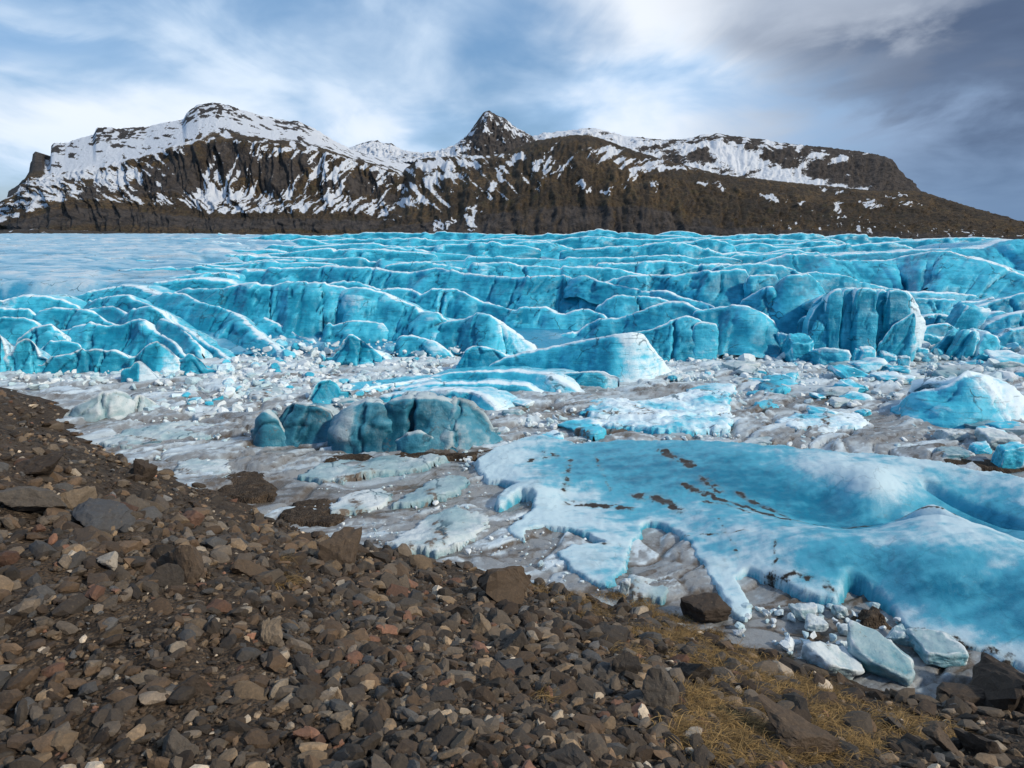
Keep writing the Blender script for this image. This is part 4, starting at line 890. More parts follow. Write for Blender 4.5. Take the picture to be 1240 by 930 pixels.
ridge('iceberg', 'pale grey-green iceberg near the moraine edge at left', [(72,507),(84,496),(104,484),(125,474),(140,472),(150,475),(158,484),(162,494)], foot=[511,511,511,510,508,505,503,501], run=.45, back=2.5, bdrop=.8, top=True, cat='iceberg', mat=M_PALE, amp=.2, ncrack=1, frost_lit=.3, fback=.75, fx=[(70,0),(150,.2)])
ridge('iceberg', 'lumpy white ice block at the right end of the pale iceberg', [(160,496),(163,480),(172,477),(179,483),(184,492)], foot=[502,502,501,499,498], run=.3, back=1.6, bdrop=.6, top=True, cat='iceberg', mat=M_PALE, amp=.2, ncrack=1, frost_lit=.55)

def ice_body(name, label, cat, outline, ctrls, mat, step, edge=.35, grooves=(), dirts=(), amp=.04, group=None, seed=0., zoff=-.12, ragged=.35, tex=.6):
    """a low ice body: plan outline from its contact line, heights and frost from control points (px, py, h, frost)"""
    pl = np.array([at_z(p[0], p[1], 0)[:2] if len(p) == 2 else at_z(*p)[:2] + np.array([0, .8]) for p in outline])
    cp = np.array([at_z(a, b, h)[:2] for a, b, h, f in ctrls]); val = np.array([(h, f) for a, b, h, f in ctrls])
    if name == 'ice_slab': val[:, 1] -= .03; val[:, 0] = np.where(val[:, 0] < .36, val[:, 0] * .55, val[:, 0])
    S = TPS(cp, val, .02)
    x0, y0 = pl.min(0) - step * 2; x1, y1 = pl.max(0) + step * 2
    xs = np.arange(x0, x1, step); ys = np.arange(y0, y1, step); x, y = np.meshgrid(xs, ys)
    x = x + .3 * step * pn(P3(x / step / 2.3, y / step / 2.3, 1.)); 
    sd = poly_sd(x, y, pl) + edge * ragged * 1.6 * fbm(P3(x / (edge * 3), y / (edge * 3), seed), 4, .6)
    hv = S(x, y); h = np.clip(hv[..., 0], .05, val[:, 0].max() * 1.06); hv[..., 1] = np.clip(hv[..., 1], val[:, 1].min() - .05, val[:, 1].max() + .05)
    for pts, dep, wd in grooves:
        g = np.array([at_z(a, b, .6)[:2] for a, b in pts]); h = h - dep * np.exp(-(line_d(x, y, g) / wd) ** 2)
    h = h * (1 - (1 - np.clip(sd / edge, 0, 1)) ** 2.2) ** .8 + amp * fbm(P3(x / .9, y / .9, seed + 3), 4) * sst(sd, 0, edge) + .35 * amp * fbm(P3(x / .22, y / .22, seed + 8), 3)
    fr = hv[..., 1] + .10 * sst(edge * 1.6 - sd, 0, edge * 1.2) * (sd > edge * .2) - .35 * sst(edge * .7 - sd, 0, edge * .7)
    di = np.zeros_like(h)
    for pts, wd, s in dirts:
        g = np.array([at_z(a, b, .4)[:2] for a, b in pts])
        dd = line_d(x + .12 * fbm(P3(x / .4, y / .4, 5.), 3), y + .12 * fbm(P3(x / .4, y / .4, 15.), 3), g)
        di = np.maximum(di, s * np.exp(-(dd / wd) ** 2) * (.6 + .9 * fbm(P3(x / .35, y / .35, 25.), 3)))
    inside = sd > -step * 1.5; keep = inside[:-1, :-1] & inside[1:, 1:] & inside[1:, :-1] & inside[:-1, 1:]
    gy_, gx_ = np.gradient(sd, step); gl = np.hypot(gx_, gy_) + 1e-6; out_ = np.clip(-sd, 0, step * 2) * (sd < 0)
    x = x + gx_ / gl * out_; y = y + gy_ / gl * out_
    fr = fr + tex * (.30 * fbm(P3(x / 2.2 + y / 3., y / .55 - x * .12, seed + 40), 5, .62) + .16 * fbm(P3(x / .5, y / .4, seed + 50), 4, .6))
    z = np.where(sd > 0, h, -.25) + zoff * (sd < edge * .3)
    V, F, fr, di = compact(P3(x, y, z).reshape(-1, 3), grid_faces(*x.shape, keep), fr.ravel(), di.ravel())
    return tag(based(name, V, F, mat, {'frost_lit': fr, 'dirt': di}), label, cat, group)

SLAB = [(572,566),(598,556),(628,548),(655,545),(700,543,.7),(760,540,.9),(830,540,1.1),(900,543,1.25),(960,548,1.3),(1040,555,1.4),(1120,563,1.4),(1240,586,1.3),(1340,610,1.3),(1420,635,1.2),(1420,870),(1330,842),(1240,808),(1195,795),(1150,782),(1118,772),(1090,757),(1080,742),(1062,728),(1040,718),(1028,716),(1016,737),(990,730),(962,722),(935,707),(908,698),(893,702),(905,722),(912,745),(898,751),(882,742),(868,716),(850,690),(838,668),(818,647),(800,636),(784,636),(776,650),(768,662),(760,690),(748,708),(735,716),(712,706),(690,692),(674,672),(690,663),(728,660),(712,650),(690,644),(660,640),(640,643),(636,655),(620,652),(612,641),(622,634),(640,622),(648,608),(632,603),(604,618),(598,612),(604,600),(622,594),(608,588),(590,586),(580,578)]
ice_body('ice_slab', 'huge smooth blue ice slab sprawling toward the moraine at right', 'ice slab', SLAB, [
    (700,543,.7,.42),(760,540,.9,.34),(830,540,1.1,.36),(900,543,1.25,.42),(960,548,1.3,.55),(1040,555,1.4,.68),(1120,563,1.4,.72),(1240,586,1.3,.75),(1340,610,1.3,.9),
    (700,570,.5,.28),(780,570,.6,.10),(860,580,.65,.02),(930,590,.55,.0),(1000,605,.45,.0),(1080,628,.32,.05),(1150,645,.15,.1),  # trough band: blue glaze with the hollow's shade painted into it
    (990,568,1.2,.85),(1060,585,1.25,.9),(1130,612,1.2,.8),(1200,640,1.1,.65),(1240,655,1.05,.55),
    (830,600,.4,.3),(900,612,.4,.3),(970,632,.4,.35),(1040,642,.4,.35),
    (870,625,.5,.5),(930,640,.75,.5),(1000,648,1.0,.5),(1080,660,1.12,.42),(1160,672,1.25,.5),(1240,678,1.3,.45),(1340,710,1.3,.4),
    (900,660,.45,.6),(960,680,.55,.5),(1020,690,.6,.22),(1100,700,.7,.06),(1200,720,.7,.04),(1240,760,.5,.15),(1340,790,.5,.15),
    (920,695,.3,.75),(1010,725,.3,.75),(1060,718,.25,.7),(1120,755,.2,.7),(1240,795,.2,.75),(1340,830,.2,.75),
    (620,556,.5,.75),(660,562,.45,.5),(600,575,.35,.85),(655,590,.45,.75),(680,600,.28,.8),(700,635,.25,.75),(750,640,.25,.75),(640,630,.2,.75),(720,690,.25,.7),(745,690,.25,.7),(770,615,.25,.5),(820,630,.3,.65),(850,660,.3,.65),(885,730,.2,.85)],
    M_SLAB, .062, edge=.2,  grooves=[([(1122,598),(1180,612),(1245,632)], .55, .16), ([(1096,640),(1130,646),(1168,656)], .5, .25)],
    dirts=[([(690,600),(720,602),(765,608)], 0.24, .95), ([(770,596),(800,601),(822,612)], 0.26, 1.0), ([(826,590),(862,603),(900,613),(938,629),(972,632)], 0.17, 1.15), ([(800,560),(835,575)], 0.24, 1.15),
           ([(972,632),(1040,632),(1100,640),(1165,655),(1240,664)], .09, 1.0), ([(660,553),(690,560),(684,590)], .18, .7), ([(778,640),(800,632),(822,650),(850,690)], .12, .7), ([(940,660),(935,690)], .1, .6),
           ([(930,690),(980,700),(1010,712)], .22, .65), ([(1090,745),(1160,765),(1240,790)], .30, .72), ([(700,645),(740,650)], .1, .6), ([(870,630),(900,680)], .08, .5), ([(850,606),(880,612),(905,622)], .16, .8), ([(830,640),(905,650)], .05, .7), ([(720,560),(740,590)], .1, .55), ([(905,690),(930,700),(1000,722)], .2, .7), ([(640,560),(670,556)], .15, .7), ([(845,585),(870,598)], .25, .9), ([(895,600),(925,612),(950,622)], .2, .9)], amp=.05, seed=4., ragged=.5, tex=1.0)

def floe(label, outline, h, frost_lit, mat, step=.11, edge=.3, group=None, name='ice_floe', seed=1., amp=.05, tilt=0):
    q = np.array(outline, float); c = q.mean(0); ct = []
    rng = np.random.default_rng(int(c[0]))
    for k, p in enumerate(q):
        m = p * .75 + c * .25; ct.append((m[0], m[1] - 0, h * .8 * (.35 + .9 * rng.random()), frost_lit + .02 + rng.uniform(-.3, .25)))
    ct.append((c[0], c[1], h * .9, frost_lit + .05))
    a, b = q[0], q[len(q) // 2]; cc = q[len(q) // 4]
    return ice_body(name, label, 'ice floe', outline, ct, mat, step, edge * .6, [([tuple(a), tuple(c), tuple(b)], h * .5, .12)], [([tuple(a), tuple(c), tuple(cc)], .35, .75)], amp * 1.6, group, seed + c[0], ragged=1.0)
G_FL = 'flat ice floes frozen into the lagoon'
floe('broad pale blue floe with a bright lip above the big ice slab', [(708,497),(714,487),(740,484),(770,490),(800,486),(835,478),(870,478),(886,490),(888,510),(880,526),(850,528),(800,529),(760,523),(725,521),(710,510)], .55, .72, M_ICE, .1, .45, G_FL, amp=.12)
floe('long low floe right of the broad pale floe', [(934,514),(960,504),(1000,501),(1040,502),(1052,512),(1046,523),(1010,526),(960,524)], .38, .7, M_ICE, .1, .4, G_FL, amp=.1)
floe('small triangular floe between the pale floe and the long floe', [(912,494),(930,486),(950,492),(948,497),(915,498)], .4, .35, M_ICE, .1, .4, G_FL)
floe('angular tilted floe with a straight bright edge near the fallen blocks', [(918,470),(930,462),(966,456),(964,468),(950,478),(925,477)], .45, .25, M_ICE, .1, .3, G_FL)
floe('thin striped floe left of the angular tilted floe', [(830,472),(850,467),(890,470),(892,478),(860,480),(832,478)], .3, .45, M_ICE, .1, .3, G_FL)
floe('flat floe below the broad blue serac', [(880,462),(900,455),(920,455),(918,466),(890,468)], .3, .55, M_PALE, .1, .3, G_FL)
floe('grey-blue lens-shaped floe under the dark teal blocks', [(360,578),(385,564),(430,557),(480,553),(520,552),(545,557),(515,568),(450,577),(395,585)], .25, .35, M_PALE, .08, .35, G_FL, amp=.07)
floe('turquoise lens-shaped floe below the lens-shaped grey floe', [(474,614),(490,601),(520,586),(548,578),(572,580),(568,592),(540,604),(505,613)], .25, .3, M_PALE, .07, .3, G_FL, amp=.04)
floe('grey scratched floe touching the moraine in the centre', [(462,662),(500,640),(530,624),(552,616),(592,624),(590,640),(565,660),(530,672),(490,672)], .25, .55, M_PALE, .06, .3, G_FL, amp=.06)
floe('low white floe at the left of the turquoise floe', [(395,612),(430,596),(465,590),(478,600),(466,612),(430,622),(400,624)], .15, .65, M_PALE, .07, .3, G_FL, amp=.05)
floe('pale grey floe along the moraine below the left iceberg', [(200,585),(215,560),(250,552),(285,560),(282,580),(250,592)], .14, .6, M_PALE, .08, .4, G_FL, amp=.06)
floe('striped low floe between the left iceberg and the teal tower', [(115,540),(150,522),(210,512),(262,516),(258,530),(205,536),(150,545)], .22, .5, M_PALE, .1, .4, G_FL, amp=.1)
floe('cracked white floe left of the curved blue slab', [(300,474),(325,463),(342,468),(344,480),(322,486),(302,484)], .3, .65, M_PALE, .1, .3, G_FL)
floe('thin grey ice plate beside the muddy inlet', [(752,708),(765,698),(800,704),(812,716),(800,728),(765,726)], .14, .55, M_PALE, .06, .2, G_FL)
floe('oval white plate below the long diagonal fin', [(232,505),(248,497),(262,500),(260,508),(240,511)], .25, .75, M_PALE, .08, .25, G_FL)
floe('small pale plate left of the broad pale floe', [(640,540),(655,528),(672,524),(684,530),(678,541),(655,545)], .35, .5, M_ICE, .07, .25, G_FL)
floe('short blue plate nosing out beside the slab top edge', [(694,528),(698,518),(712,515),(735,526),(736,534),(715,536)], .5, .3, M_ICE, .07, .3, G_FL)
floe('low smooth plate right of the long low floe', [(895,540),(905,531),(930,526),(950,530),(948,537),(920,543)], .2, .5, M_PALE, .08, .25, G_FL)

ridge('iceberg', 'peaked pale blue iceberg with a fluted slope at far right', [(1066,498),(1085,488),(1108,475),(1122,471),(1145,467),(1160,456),(1170,449),(1184,452),(1205,457),(1220,469),(1231,486)], foot=[503,506,510,513,516,516,514,511,508,504,500], run=1.05, back=3, bdrop=1.3, top=True, cat='iceberg', amp=.3, ncrack=1, nf=30, frost_lit=.22, frac=.2, fback=.6, fx=[(1066,-.1),(1150,0),(1175,.35),(1232,.4)], capl=.5)
G_RB = 'blue ice blocks beyond the slab at the right edge'
ice_block('small square turquoise block near the right edge above the slab', 1194, 558, 26, 28, seed=41, frost_lit=.15, group=G_RB)
ice_block('larger turquoise block cut by the right edge above the slab', 1230, 572, 40, 42, seed=42, frost_lit=.1, group=G_RB, dep=26)
ice_block('rough pale slab behind the turquoise blocks at the right edge', 1215, 545, 44, 22, seed=43, frost_lit=.4, mat=M_PALE, group=G_RB)
ice_block('broken grey ice lump left of the turquoise blocks', 1160, 536, 34, 14, seed=44, frost_lit=.5, mat=M_PALE, group=G_RB)
ice_block('flat dark slab under the small turquoise block', 1165, 560, 46, 12, seed=45, frost_lit=0., mat=M_PALE, group=G_RB)

def plates():
    rng = np.random.default_rng(77); near = [(1150,480,'the peaked iceberg'),(990,513,'the long low floe'),(800,505,'the broad pale floe'),(942,468,'the angular tilted floe'),(1046,440,'the fractured ice block'),(620,500,'the lowest ice tongue'),(1190,450,'the serac pile')]
    k = 0
    for a, b, c, d, n in [(885, 1060, 447, 500, 15), (1060, 1240, 446, 466, 9), (1000, 1090, 500, 530, 3), (620, 720, 490, 535, 5), (1090, 1240, 520, 545, 4)]:
        for _ in range(n):
            px, py = rng.uniform(a, b), rng.uniform(c, d); w = rng.uniform(22, 58); h = w * rng.uniform(.18, .34)
            dx, dy, nm = min(((px - q[0], py - q[1], q[2]) for q in near), key=lambda q: q[0] ** 2 + (1.8 * q[1]) ** 2)
            rel = ('right of ' if dx > 0 else 'left of ') if abs(dx) > abs(dy) * 2 else ('below ' if dy > 0 else 'above ')
            fr = rng.uniform(.0, .5); ice_block(f"{'long' if w > 42 else 'short'} {'blue' if fr < .25 else 'pale blue'} tilted ice plate {rel}{nm}", px, py, w, h, dep=w * rng.uniform(.5, .9), seed=900 + k, frost_lit=fr, mat=M_ICE if rng.random() < .6 else M_PALE, rot=(rng.uniform(-.12, .25), rng.uniform(-.15, .15), rng.uniform(-.6, .6)), name='ice_plate', cat='ice plate', sub=3, boxy=.7, sink=.3, group='tilted ice plates on the lagoon', sharp=20); k += 1
plates()

G_SH = 'ice blocks stranded along the moraine shore'
ice_block('white dimpled ice block tilted against the moraine at lower right', 1012, 834, 78, 52, dep=60, seed=51, frost_lit=.45, mat=M_PALE, group=G_SH, rot=(.35, .25, .3), z0=-.05, sink=.2)
ice_block('large split ice block with a dark dirty top and teal left edge', 1082, 832, 100, 58, dep=70, seed=53, frost_lit=.05, mat=M_PALE, group=G_SH, rot=(.3, .15, -.4), z0=-.05, sink=.25)
ice_block('smooth oval ice boulder right of the split block', 1098, 786, 46, 27, seed=54, frost_lit=.3, mat=M_PALE, boxy=0., group=G_SH)
ice_block('flat teal-edged plate of ice beside the big dark boulder', 1155, 812, 76, 26, dep=70, seed=55, frost_lit=.05, mat=M_PALE, group=G_SH)
ice_block('bright shard with a straight top edge in the shore pebbles', 992, 768, 34, 18, seed=56, frost_lit=.6, mat=M_PALE, group=G_SH, boxy=.3)
ice_block('small rounded ice lump beside the bright shard', 1030, 771, 24, 12, seed=57, frost_lit=.6, mat=M_PALE, group=G_SH, boxy=.2)
ice_block('grey ice lump above the bright shard', 978, 752, 34, 20, seed=58, frost_lit=.5, mat=M_PALE, group=G_SH, boxy=.2)
ice_block('upright pale ice splinter at the muddy inlet', 757, 722, 16, 26, seed=59, frost_lit=.55, mat=M_PALE, group=G_SH, boxy=.3)
ice_block('round grey ice lump by the slab corner', 1020, 748, 20, 16, seed=60, frost_lit=.35, mat=M_PALE, group=G_SH, boxy=.2)

M_MUD = M_SOIL
def mound(label, outline, h, step=.08):
    q = np.array(outline, float); c = q.mean(0)
    ct = [(*(p * .6 + c * .4), h * .6, 0.) for p in q] + [(c[0], c[1], h, 0.)]
    ice_body('silt_mound', label, 'silt mound', outline, ct, M_MUD, step, edge=.5, amp=.10, group='silt mounds on the lagoon ice', ragged=.5, seed=c[0])
mound('dark rounded silt mound beside the moraine at left', [(258,590),(272,574),(300,569),(325,574),(342,590),(335,603),(300,606),(268,602)], .12)
mound('brown silt bank at the foot of the tan crest boulder', [(330,625),(360,606),(400,604),(420,615),(425,630),(390,640),(350,636)], .1)
mound('dark wet silt heap in the notch of the ice slab', [(1030,745),(1040,724),(1060,730),(1080,745),(1090,762),(1060,768),(1036,764)], .45, .06)
mound('thin silt bar under the turquoise blocks at right', [(1120,560),(1150,548),(1200,552),(1250,566),(1240,578),(1180,572)], .22)
mound('long silt streak under the teal ice blocks', [(385,560),(420,550),(480,548),(560,548),(620,540),(640,546),(560,556),(470,560)], .16)

# ------------------------------------------------------------------ brash ice
def brash():
    kinds = [chunk(1, 300 + i, (1, .75, .6), boxy=.5 * (i % 2), sharp=20, rough=.05) for i in range(10)]
    small = [chunk(0, 330 + i, (1, .75, .6), sharp=20, rough=.05) for i in range(10)]
    def samp(n, px0, px1, py0, py1): return np.stack([RNG.uniform(px0, px1, n), RNG.uniform(py0, py1, n)], -1)
    zones = [(1500, 270, 560, 434, 482, 2.5, 11), (800, 180, 420, 452, 500, 2.5, 12), (1700, 790, 1240, 434, 462, 2.5, 11), (300, 560, 760, 470, 545, 3, 11), (600, 560, 720, 535, 570, 2, 9), (260, 720, 900, 525, 545, 2, 7), (220, 360, 640, 545, 680, 2, 6), (220, 890, 1200, 500, 545, 2, 7),
             (420, 880, 1240, 455, 500, 2.5, 10), (260, 100, 330, 500, 560, 2, 6), (200, 1180, 1300, 425, 450, 3, 10), (300, 0, 200, 447, 470, 3, 10), (120, 400, 720, 540, 690, 2, 8), (140, 890, 1090, 735, 800, 5, 14), (200, 240, 560, 428, 446, 3, 9), (60, 640, 760, 640, 720, 3, 8), (45, 860, 1240, 436, 446, 9, 22), (40, 190, 480, 440, 455, 9, 20), (30, 880, 1240, 452, 475, 8, 18), (16, 570, 720, 500, 535, 8, 18), (14, 200, 300, 455, 480, 8, 16)]
    items = []
    for n, a, b, c, d, s0, s1 in zones:
        for px, py in samp(n, a, b, c, d):
            if py > np.interp(px, *np.array(shore_px, float).T) - 4: continue
            s = s0 + (s1 - s0) * RNG.random() ** 3.0
            clump = fbm(np.array([[px / 45, py / 14, 3.]]), 3)[0]
            if clump < -.12 and RNG.random() < .75: continue
            items.append((s, px, py))
    for _ in range(900):                       # rubble heaped against the feet of the ice walls
        Yr = RNG.uniform(52.5, 58.5); pxr = RNG.choice([RNG.uniform(300, 570), RNG.uniform(860, 1000), RNG.uniform(1100, 1240)])
        zr = .15 + .09 * (Yr - 52) ** 1.15; q = proj(P3((pxr - 620) / FPX * Yr / math.cos(PITCH) * 1.0, Yr, zr)); items.append((2.5 + 11 * RNG.random() ** 3, float(q[0]), float(q[1]), Yr, zr))
    items.sort(reverse=True)
    SV = []; SF = []; SFr = []; SD = []; off = 0
    mats = (M_BRASH, M_ICE); data = {}
    nsolo = 0
    marks = [(680,435,'the wedge iceberg'),(1045,400,'the fractured ice block'),(1170,400,'the collapsed serac pile'),(1150,480,'the peaked iceberg'),(800,505,'the broad pale floe'),(500,515,'the broad teal ice block'),(125,490,'the pale left iceberg'),(990,513,'the long low floe'),(1040,800,'the stranded split block'),(330,430,'the diagonal ice fin'),(110,440,'the long front serac'),(620,470,'the layered ice tongues'),(780,680,'the muddy inlet'),(520,600,'the turquoise floe'),(430,440,'the lumpy ice spur'),(830,430,'the broad blue serac')]
    for i, it in enumerate(items):
        s, px, py = it[:3]; p = at_z(px, py, it[4] if len(it) > 3 else 0.); m = np.linalg.norm(p - CAM) / FPX; sz = s * m * 1.25
        kx = RNG.integers(0, len(kinds)); rot = rotm(RNG.uniform(-.5, .5), RNG.uniform(-.5, .5), RNG.uniform(0, 6.28)); fr = RNG.uniform(.25, .95)
        blue = (py < 520 and RNG.random() < .42)
        if nsolo < 280 and not (py > 540 and s < 6):
            key = (kx, blue, nsolo % 3)
            if key not in data:
                V, F = kinds[kx]; f0 = (.3, .6, .85)[nsolo % 3] - (.15 if blue else 0)
                data[key] = mesh_data('ice_chunk', V, F, mats[blue], {'frost_lit': np.full(len(V), f0) + .2 * V[:, 2], 'dirt': np.full(len(V), 0.)}, smooth=False)
            o = obj('ice_chunk', data[key]); o.location = (p[0], p[1], p[2] + .12 * sz); o.scale = (sz, sz, sz)
            o.rotation_euler = Matrix(rot.tolist()).to_euler()
            dx, dy, nm = min(((px - a, py - b, c) for a, b, c in marks), key=lambda q: q[0] ** 2 + (q[1] * 1.8) ** 2)
            rel = ('right of ' if dx > 0 else 'left of ') if abs(dx) > abs(dy) * 2 else ('below ' if dy > 0 else 'above ')
            colr = 'blue' if blue else ('grey-white', 'pale', 'white')[nsolo % 3]
            tag(o, f"{'fist-like' if s > 8 else 'small'} {colr} {'angular' if kx % 2 else 'rounded'} brash ice chunk {rel}{nm}", 'ice chunk', 'brash ice chunks frozen in the lagoon'); nsolo += 1
        else:
            V, F = kinds[kx] if s > 5 else small[kx]; V = (V * sz) @ rot.T + p + np.array([0, 0, .1 * sz])
            SV.append(V); SF.append(F + off); off += len(V); SFr.append(np.full(len(V), fr)); SD.append(np.full(len(V), .25 * (RNG.random() < .25)))
    o = based('brash_ice', np.concatenate(SV), np.concatenate(SF), M_BRASH, {'frost_lit': np.concatenate(SFr), 'dirt': np.concatenate(SD)}, smooth=False)
    tag(o, 'fine white brash ice scattered over the frozen lagoon', 'brash ice', None, 'stuff')
brash()

# ------------------------------------------------------------------ stones of the moraine
TONES = {'dark grey': (.042, .036, .031), 'grey': (.096, .082, .068), 'brown': (.088, .062, .042), 'dark brown': (.047, .034, .025), 'tan': (.19, .145, .10), 'reddish': (.15, .082, .058), 'pale': (.34, .30, .25), 'blue-grey': (.066, .070, .076)}
def boulder(label, px, py, w, h, tone, seed, rot=(0, 0, 0), sub=3, dep=None, sink=.3, name='boulder', boxy=0., planes=10):
    p = hit(px, py + h * .35); m = np.linalg.norm(p - CAM) / FPX
    V, F = chunk(sub, seed, (w * m * 1.08, (dep or max(w, h)) * m * .85, h * m * 1.25), planes=planes, sharp=34, rough=.05, boxy=boxy)
    V = V @ rotm(*rot).T
    s = w * m; V = V + s * .022 * np.stack([fbm(V / s * 6 + k * 7 + seed, 4) for k in range(3)], -1)
    V[:, 2] -= V[:, 2].min() + sink * h * m
    o = obj(name, mesh_data(name, V, F, M_STONE, smooth=True), None, p)
    o.data.polygons.foreach_set('use_smooth', np.zeros(len(F), bool))
    o.color = (*TONES[tone], 1)
    return tag(o, label, 'boulder' if name == 'boulder' else 'stone', 'boulders of the moraine')
B = [
 ('big flat-topped grey boulder at the left edge', 30, 605, 72, 42, 'grey', 1, (0,.05,.2)),
 ('dark mossy boulder above the flat-topped grey one', 50, 566, 46, 28, 'dark brown', 2, (0,0,.5)),
 ('rounded tan boulder beside the flat-topped grey boulder', 86, 610, 44, 30, 'tan', 3, (0,0,0)),
 ('flat tilted blue-grey slab right of the rounded tan boulder', 119, 628, 60, 30, 'blue-grey', 4, (.2,.1,0)),
 ('smooth grey cobble above the tilted slab', 155, 613, 32, 20, 'grey', 5, (0,0,0)),
 ('reddish rounded boulder on the slope above the white stone', 236, 627, 30, 28, 'reddish', 6, (0,0,0)),
 ('large brown boulder with a rough face, left of centre slope', 230, 686, 62, 50, 'brown', 7, (0,.1,.3)),
 ('tan-brown boulder right of the large brown boulder', 293, 684, 48, 36, 'brown', 8, (0,0,1)),
 ('pinkish tan upright stone catching the sun', 321, 766, 30, 40, 'tan', 9, (0,.2,.4)),
 ('dark pitted boulder at the lower left middle', 359, 830, 46, 48, 'dark grey', 10, (0,0,.7)),
 ('brown square boulder beside the bare mud patch', 236, 826, 34, 38, 'dark brown', 11, (0,0,.2)),
 ('long brown boulder with a tan underside at the shore crest', 612, 712, 62, 44, 'brown', 12, (0,.55,.2)),
 ('large tan boulder on the crest left of centre', 414, 668, 50, 52, 'brown', 43, (0,.1,.6)),
 ('orange-stained tan stone in the middle of the slope', 583, 758, 26, 30, 'tan', 14, (0,0,.2)),
 ('dark reddish stone standing on the left skyline of the slope', 176, 574, 26, 22, 'dark brown', 15, (0,.3,.2)),
 ('dark grey rounded boulder near the bottom centre', 532, 842, 36, 26, 'dark grey', 16, (0,0,0)),
 ('brown egg-shaped stone above the bottom centre boulder', 601, 815, 26, 32, 'brown', 17, (0,.1,0)),
 ('big dark boulder rising from the straw grass', 832, 804, 54, 54, 'dark grey', 18, (0,.2,.1)),
 ('angular grey boulder at the edge of the straw grass', 798, 842, 46, 46, 'grey', 19, (0,.4,.3)),
 ('dark blocky stone left of the straw grass', 752, 810, 34, 30, 'dark grey', 20, (0,0,.4)),
 ('long flat brown slab lying in the straw grass', 968, 898, 88, 34, 'brown', 21, (0,.45,.2)),
 ('rounded dark brown boulder above the long flat slab', 952, 872, 46, 34, 'dark brown', 22, (0,.1,0)),
 ('large dark boulder at the right edge of the shore', 1212, 832, 84, 52, 'dark brown', 23, (0,-.2,.2)),
 ('dark low rock left of the large right-edge boulder', 1165, 850, 50, 24, 'dark brown', 24, (0,0,0)),
 ('red stone near the bottom edge left of centre', 370, 885, 30, 24, 'reddish', 25, (0,0,.4)),
 ('tan cobble left of the bottom centre boulder', 414, 872, 24, 16, 'tan', 26, (0,0,.1)),
 ('dark wedge stone with a pale edge right of centre slope', 742, 768, 44, 30, 'dark grey', 27, (0,.4,.2)),
 ('dark boulder half buried on the shore crest by the straw', 858, 736, 50, 34, 'dark brown', 52, (0,.1,.3)),
 ('tan brown block on the crest above the mud pit', 395, 648, 40, 26, 'tan', 29, (0,.2,.2)),
 ('dark tall stone on the upper left bank', 205, 700, 32, 30, 'dark grey', 30, (0,0,.2)),
 ('broad brown slab at the bottom right corner', 1130, 902, 60, 30, 'brown', 31, (0,.3,.2)),
 ('dark brown slab near the bottom right corner', 1190, 905, 54, 28, 'dark brown', 32, (0,.2,.4)),
 ('flat reddish-brown stone right of the tilted slab', 105, 650, 52, 24, 'brown', 33, (0,0,.2)),
 ('dark grey angular boulder left of the tan crest boulder', 352, 690, 40, 32, 'dark grey', 34, (0,.2,.2)),
 ('squat grey boulder at the bottom edge left of centre', 215, 905, 46, 34, 'grey', 35, (0,0,.3)),
 ('broad purple-grey boulder at the bottom edge centre', 700, 915, 60, 40, 'dark grey', 36, (0,.1,.3)),
 ('brown boulder beside the orange-stained stone', 655, 805, 36, 30, 'brown', 37, (0,.1,.8)),
 ('dark jagged boulder right of the orange-stained stone', 625, 775, 44, 36, 'dark grey', 38, (0,.3,.5)),
 ('dark flat stone in the grass above the rounded boulder', 900, 848, 40, 24, 'dark grey', 39, (0,.2,.1)),
 ('dark cobble on the slope right of the straw', 1072, 868, 34, 22, 'dark brown', 40, (0,.1,.1)),
 ('tan brown rock beside the straw at right', 770, 735, 40, 24, 'brown', 41, (0,.4,.1)),
]
BPX = []
for i, (l, px, py, w, h, tn, sd, rt) in enumerate(B):
    boulder(l, px, py, w, h, tn, 700 + sd, rt); BPX.append((px, py, w, h, l))
for l, px, py, w, h, sd in [('white stone on the left bank beside the brown boulder', 134, 683, 24, 16, 1), ('white stone on the slope left of centre', 418, 708, 18, 13, 2), ('cream white stone above the red stone', 401, 844, 19, 12, 3),
                            ('small pale stone left of the pinkish upright stone', 247, 703, 10, 7, 4), ('pale yellow stone near the bottom left', 160, 826, 12, 9, 5), ('whitish chip beside the dark pitted boulder', 376, 806, 10, 8, 6), ('pale pebble on the right slope', 703, 828, 9, 8, 7), ('cream chip under the long crest boulder', 443, 762, 12, 12, 8)]:
    boulder(l, px, py, w, h, 'pale', 800 + sd, (0, 0, .3), sub=2, name='stone', sink=.1)
    BPX.append((px, py, w, h, l))

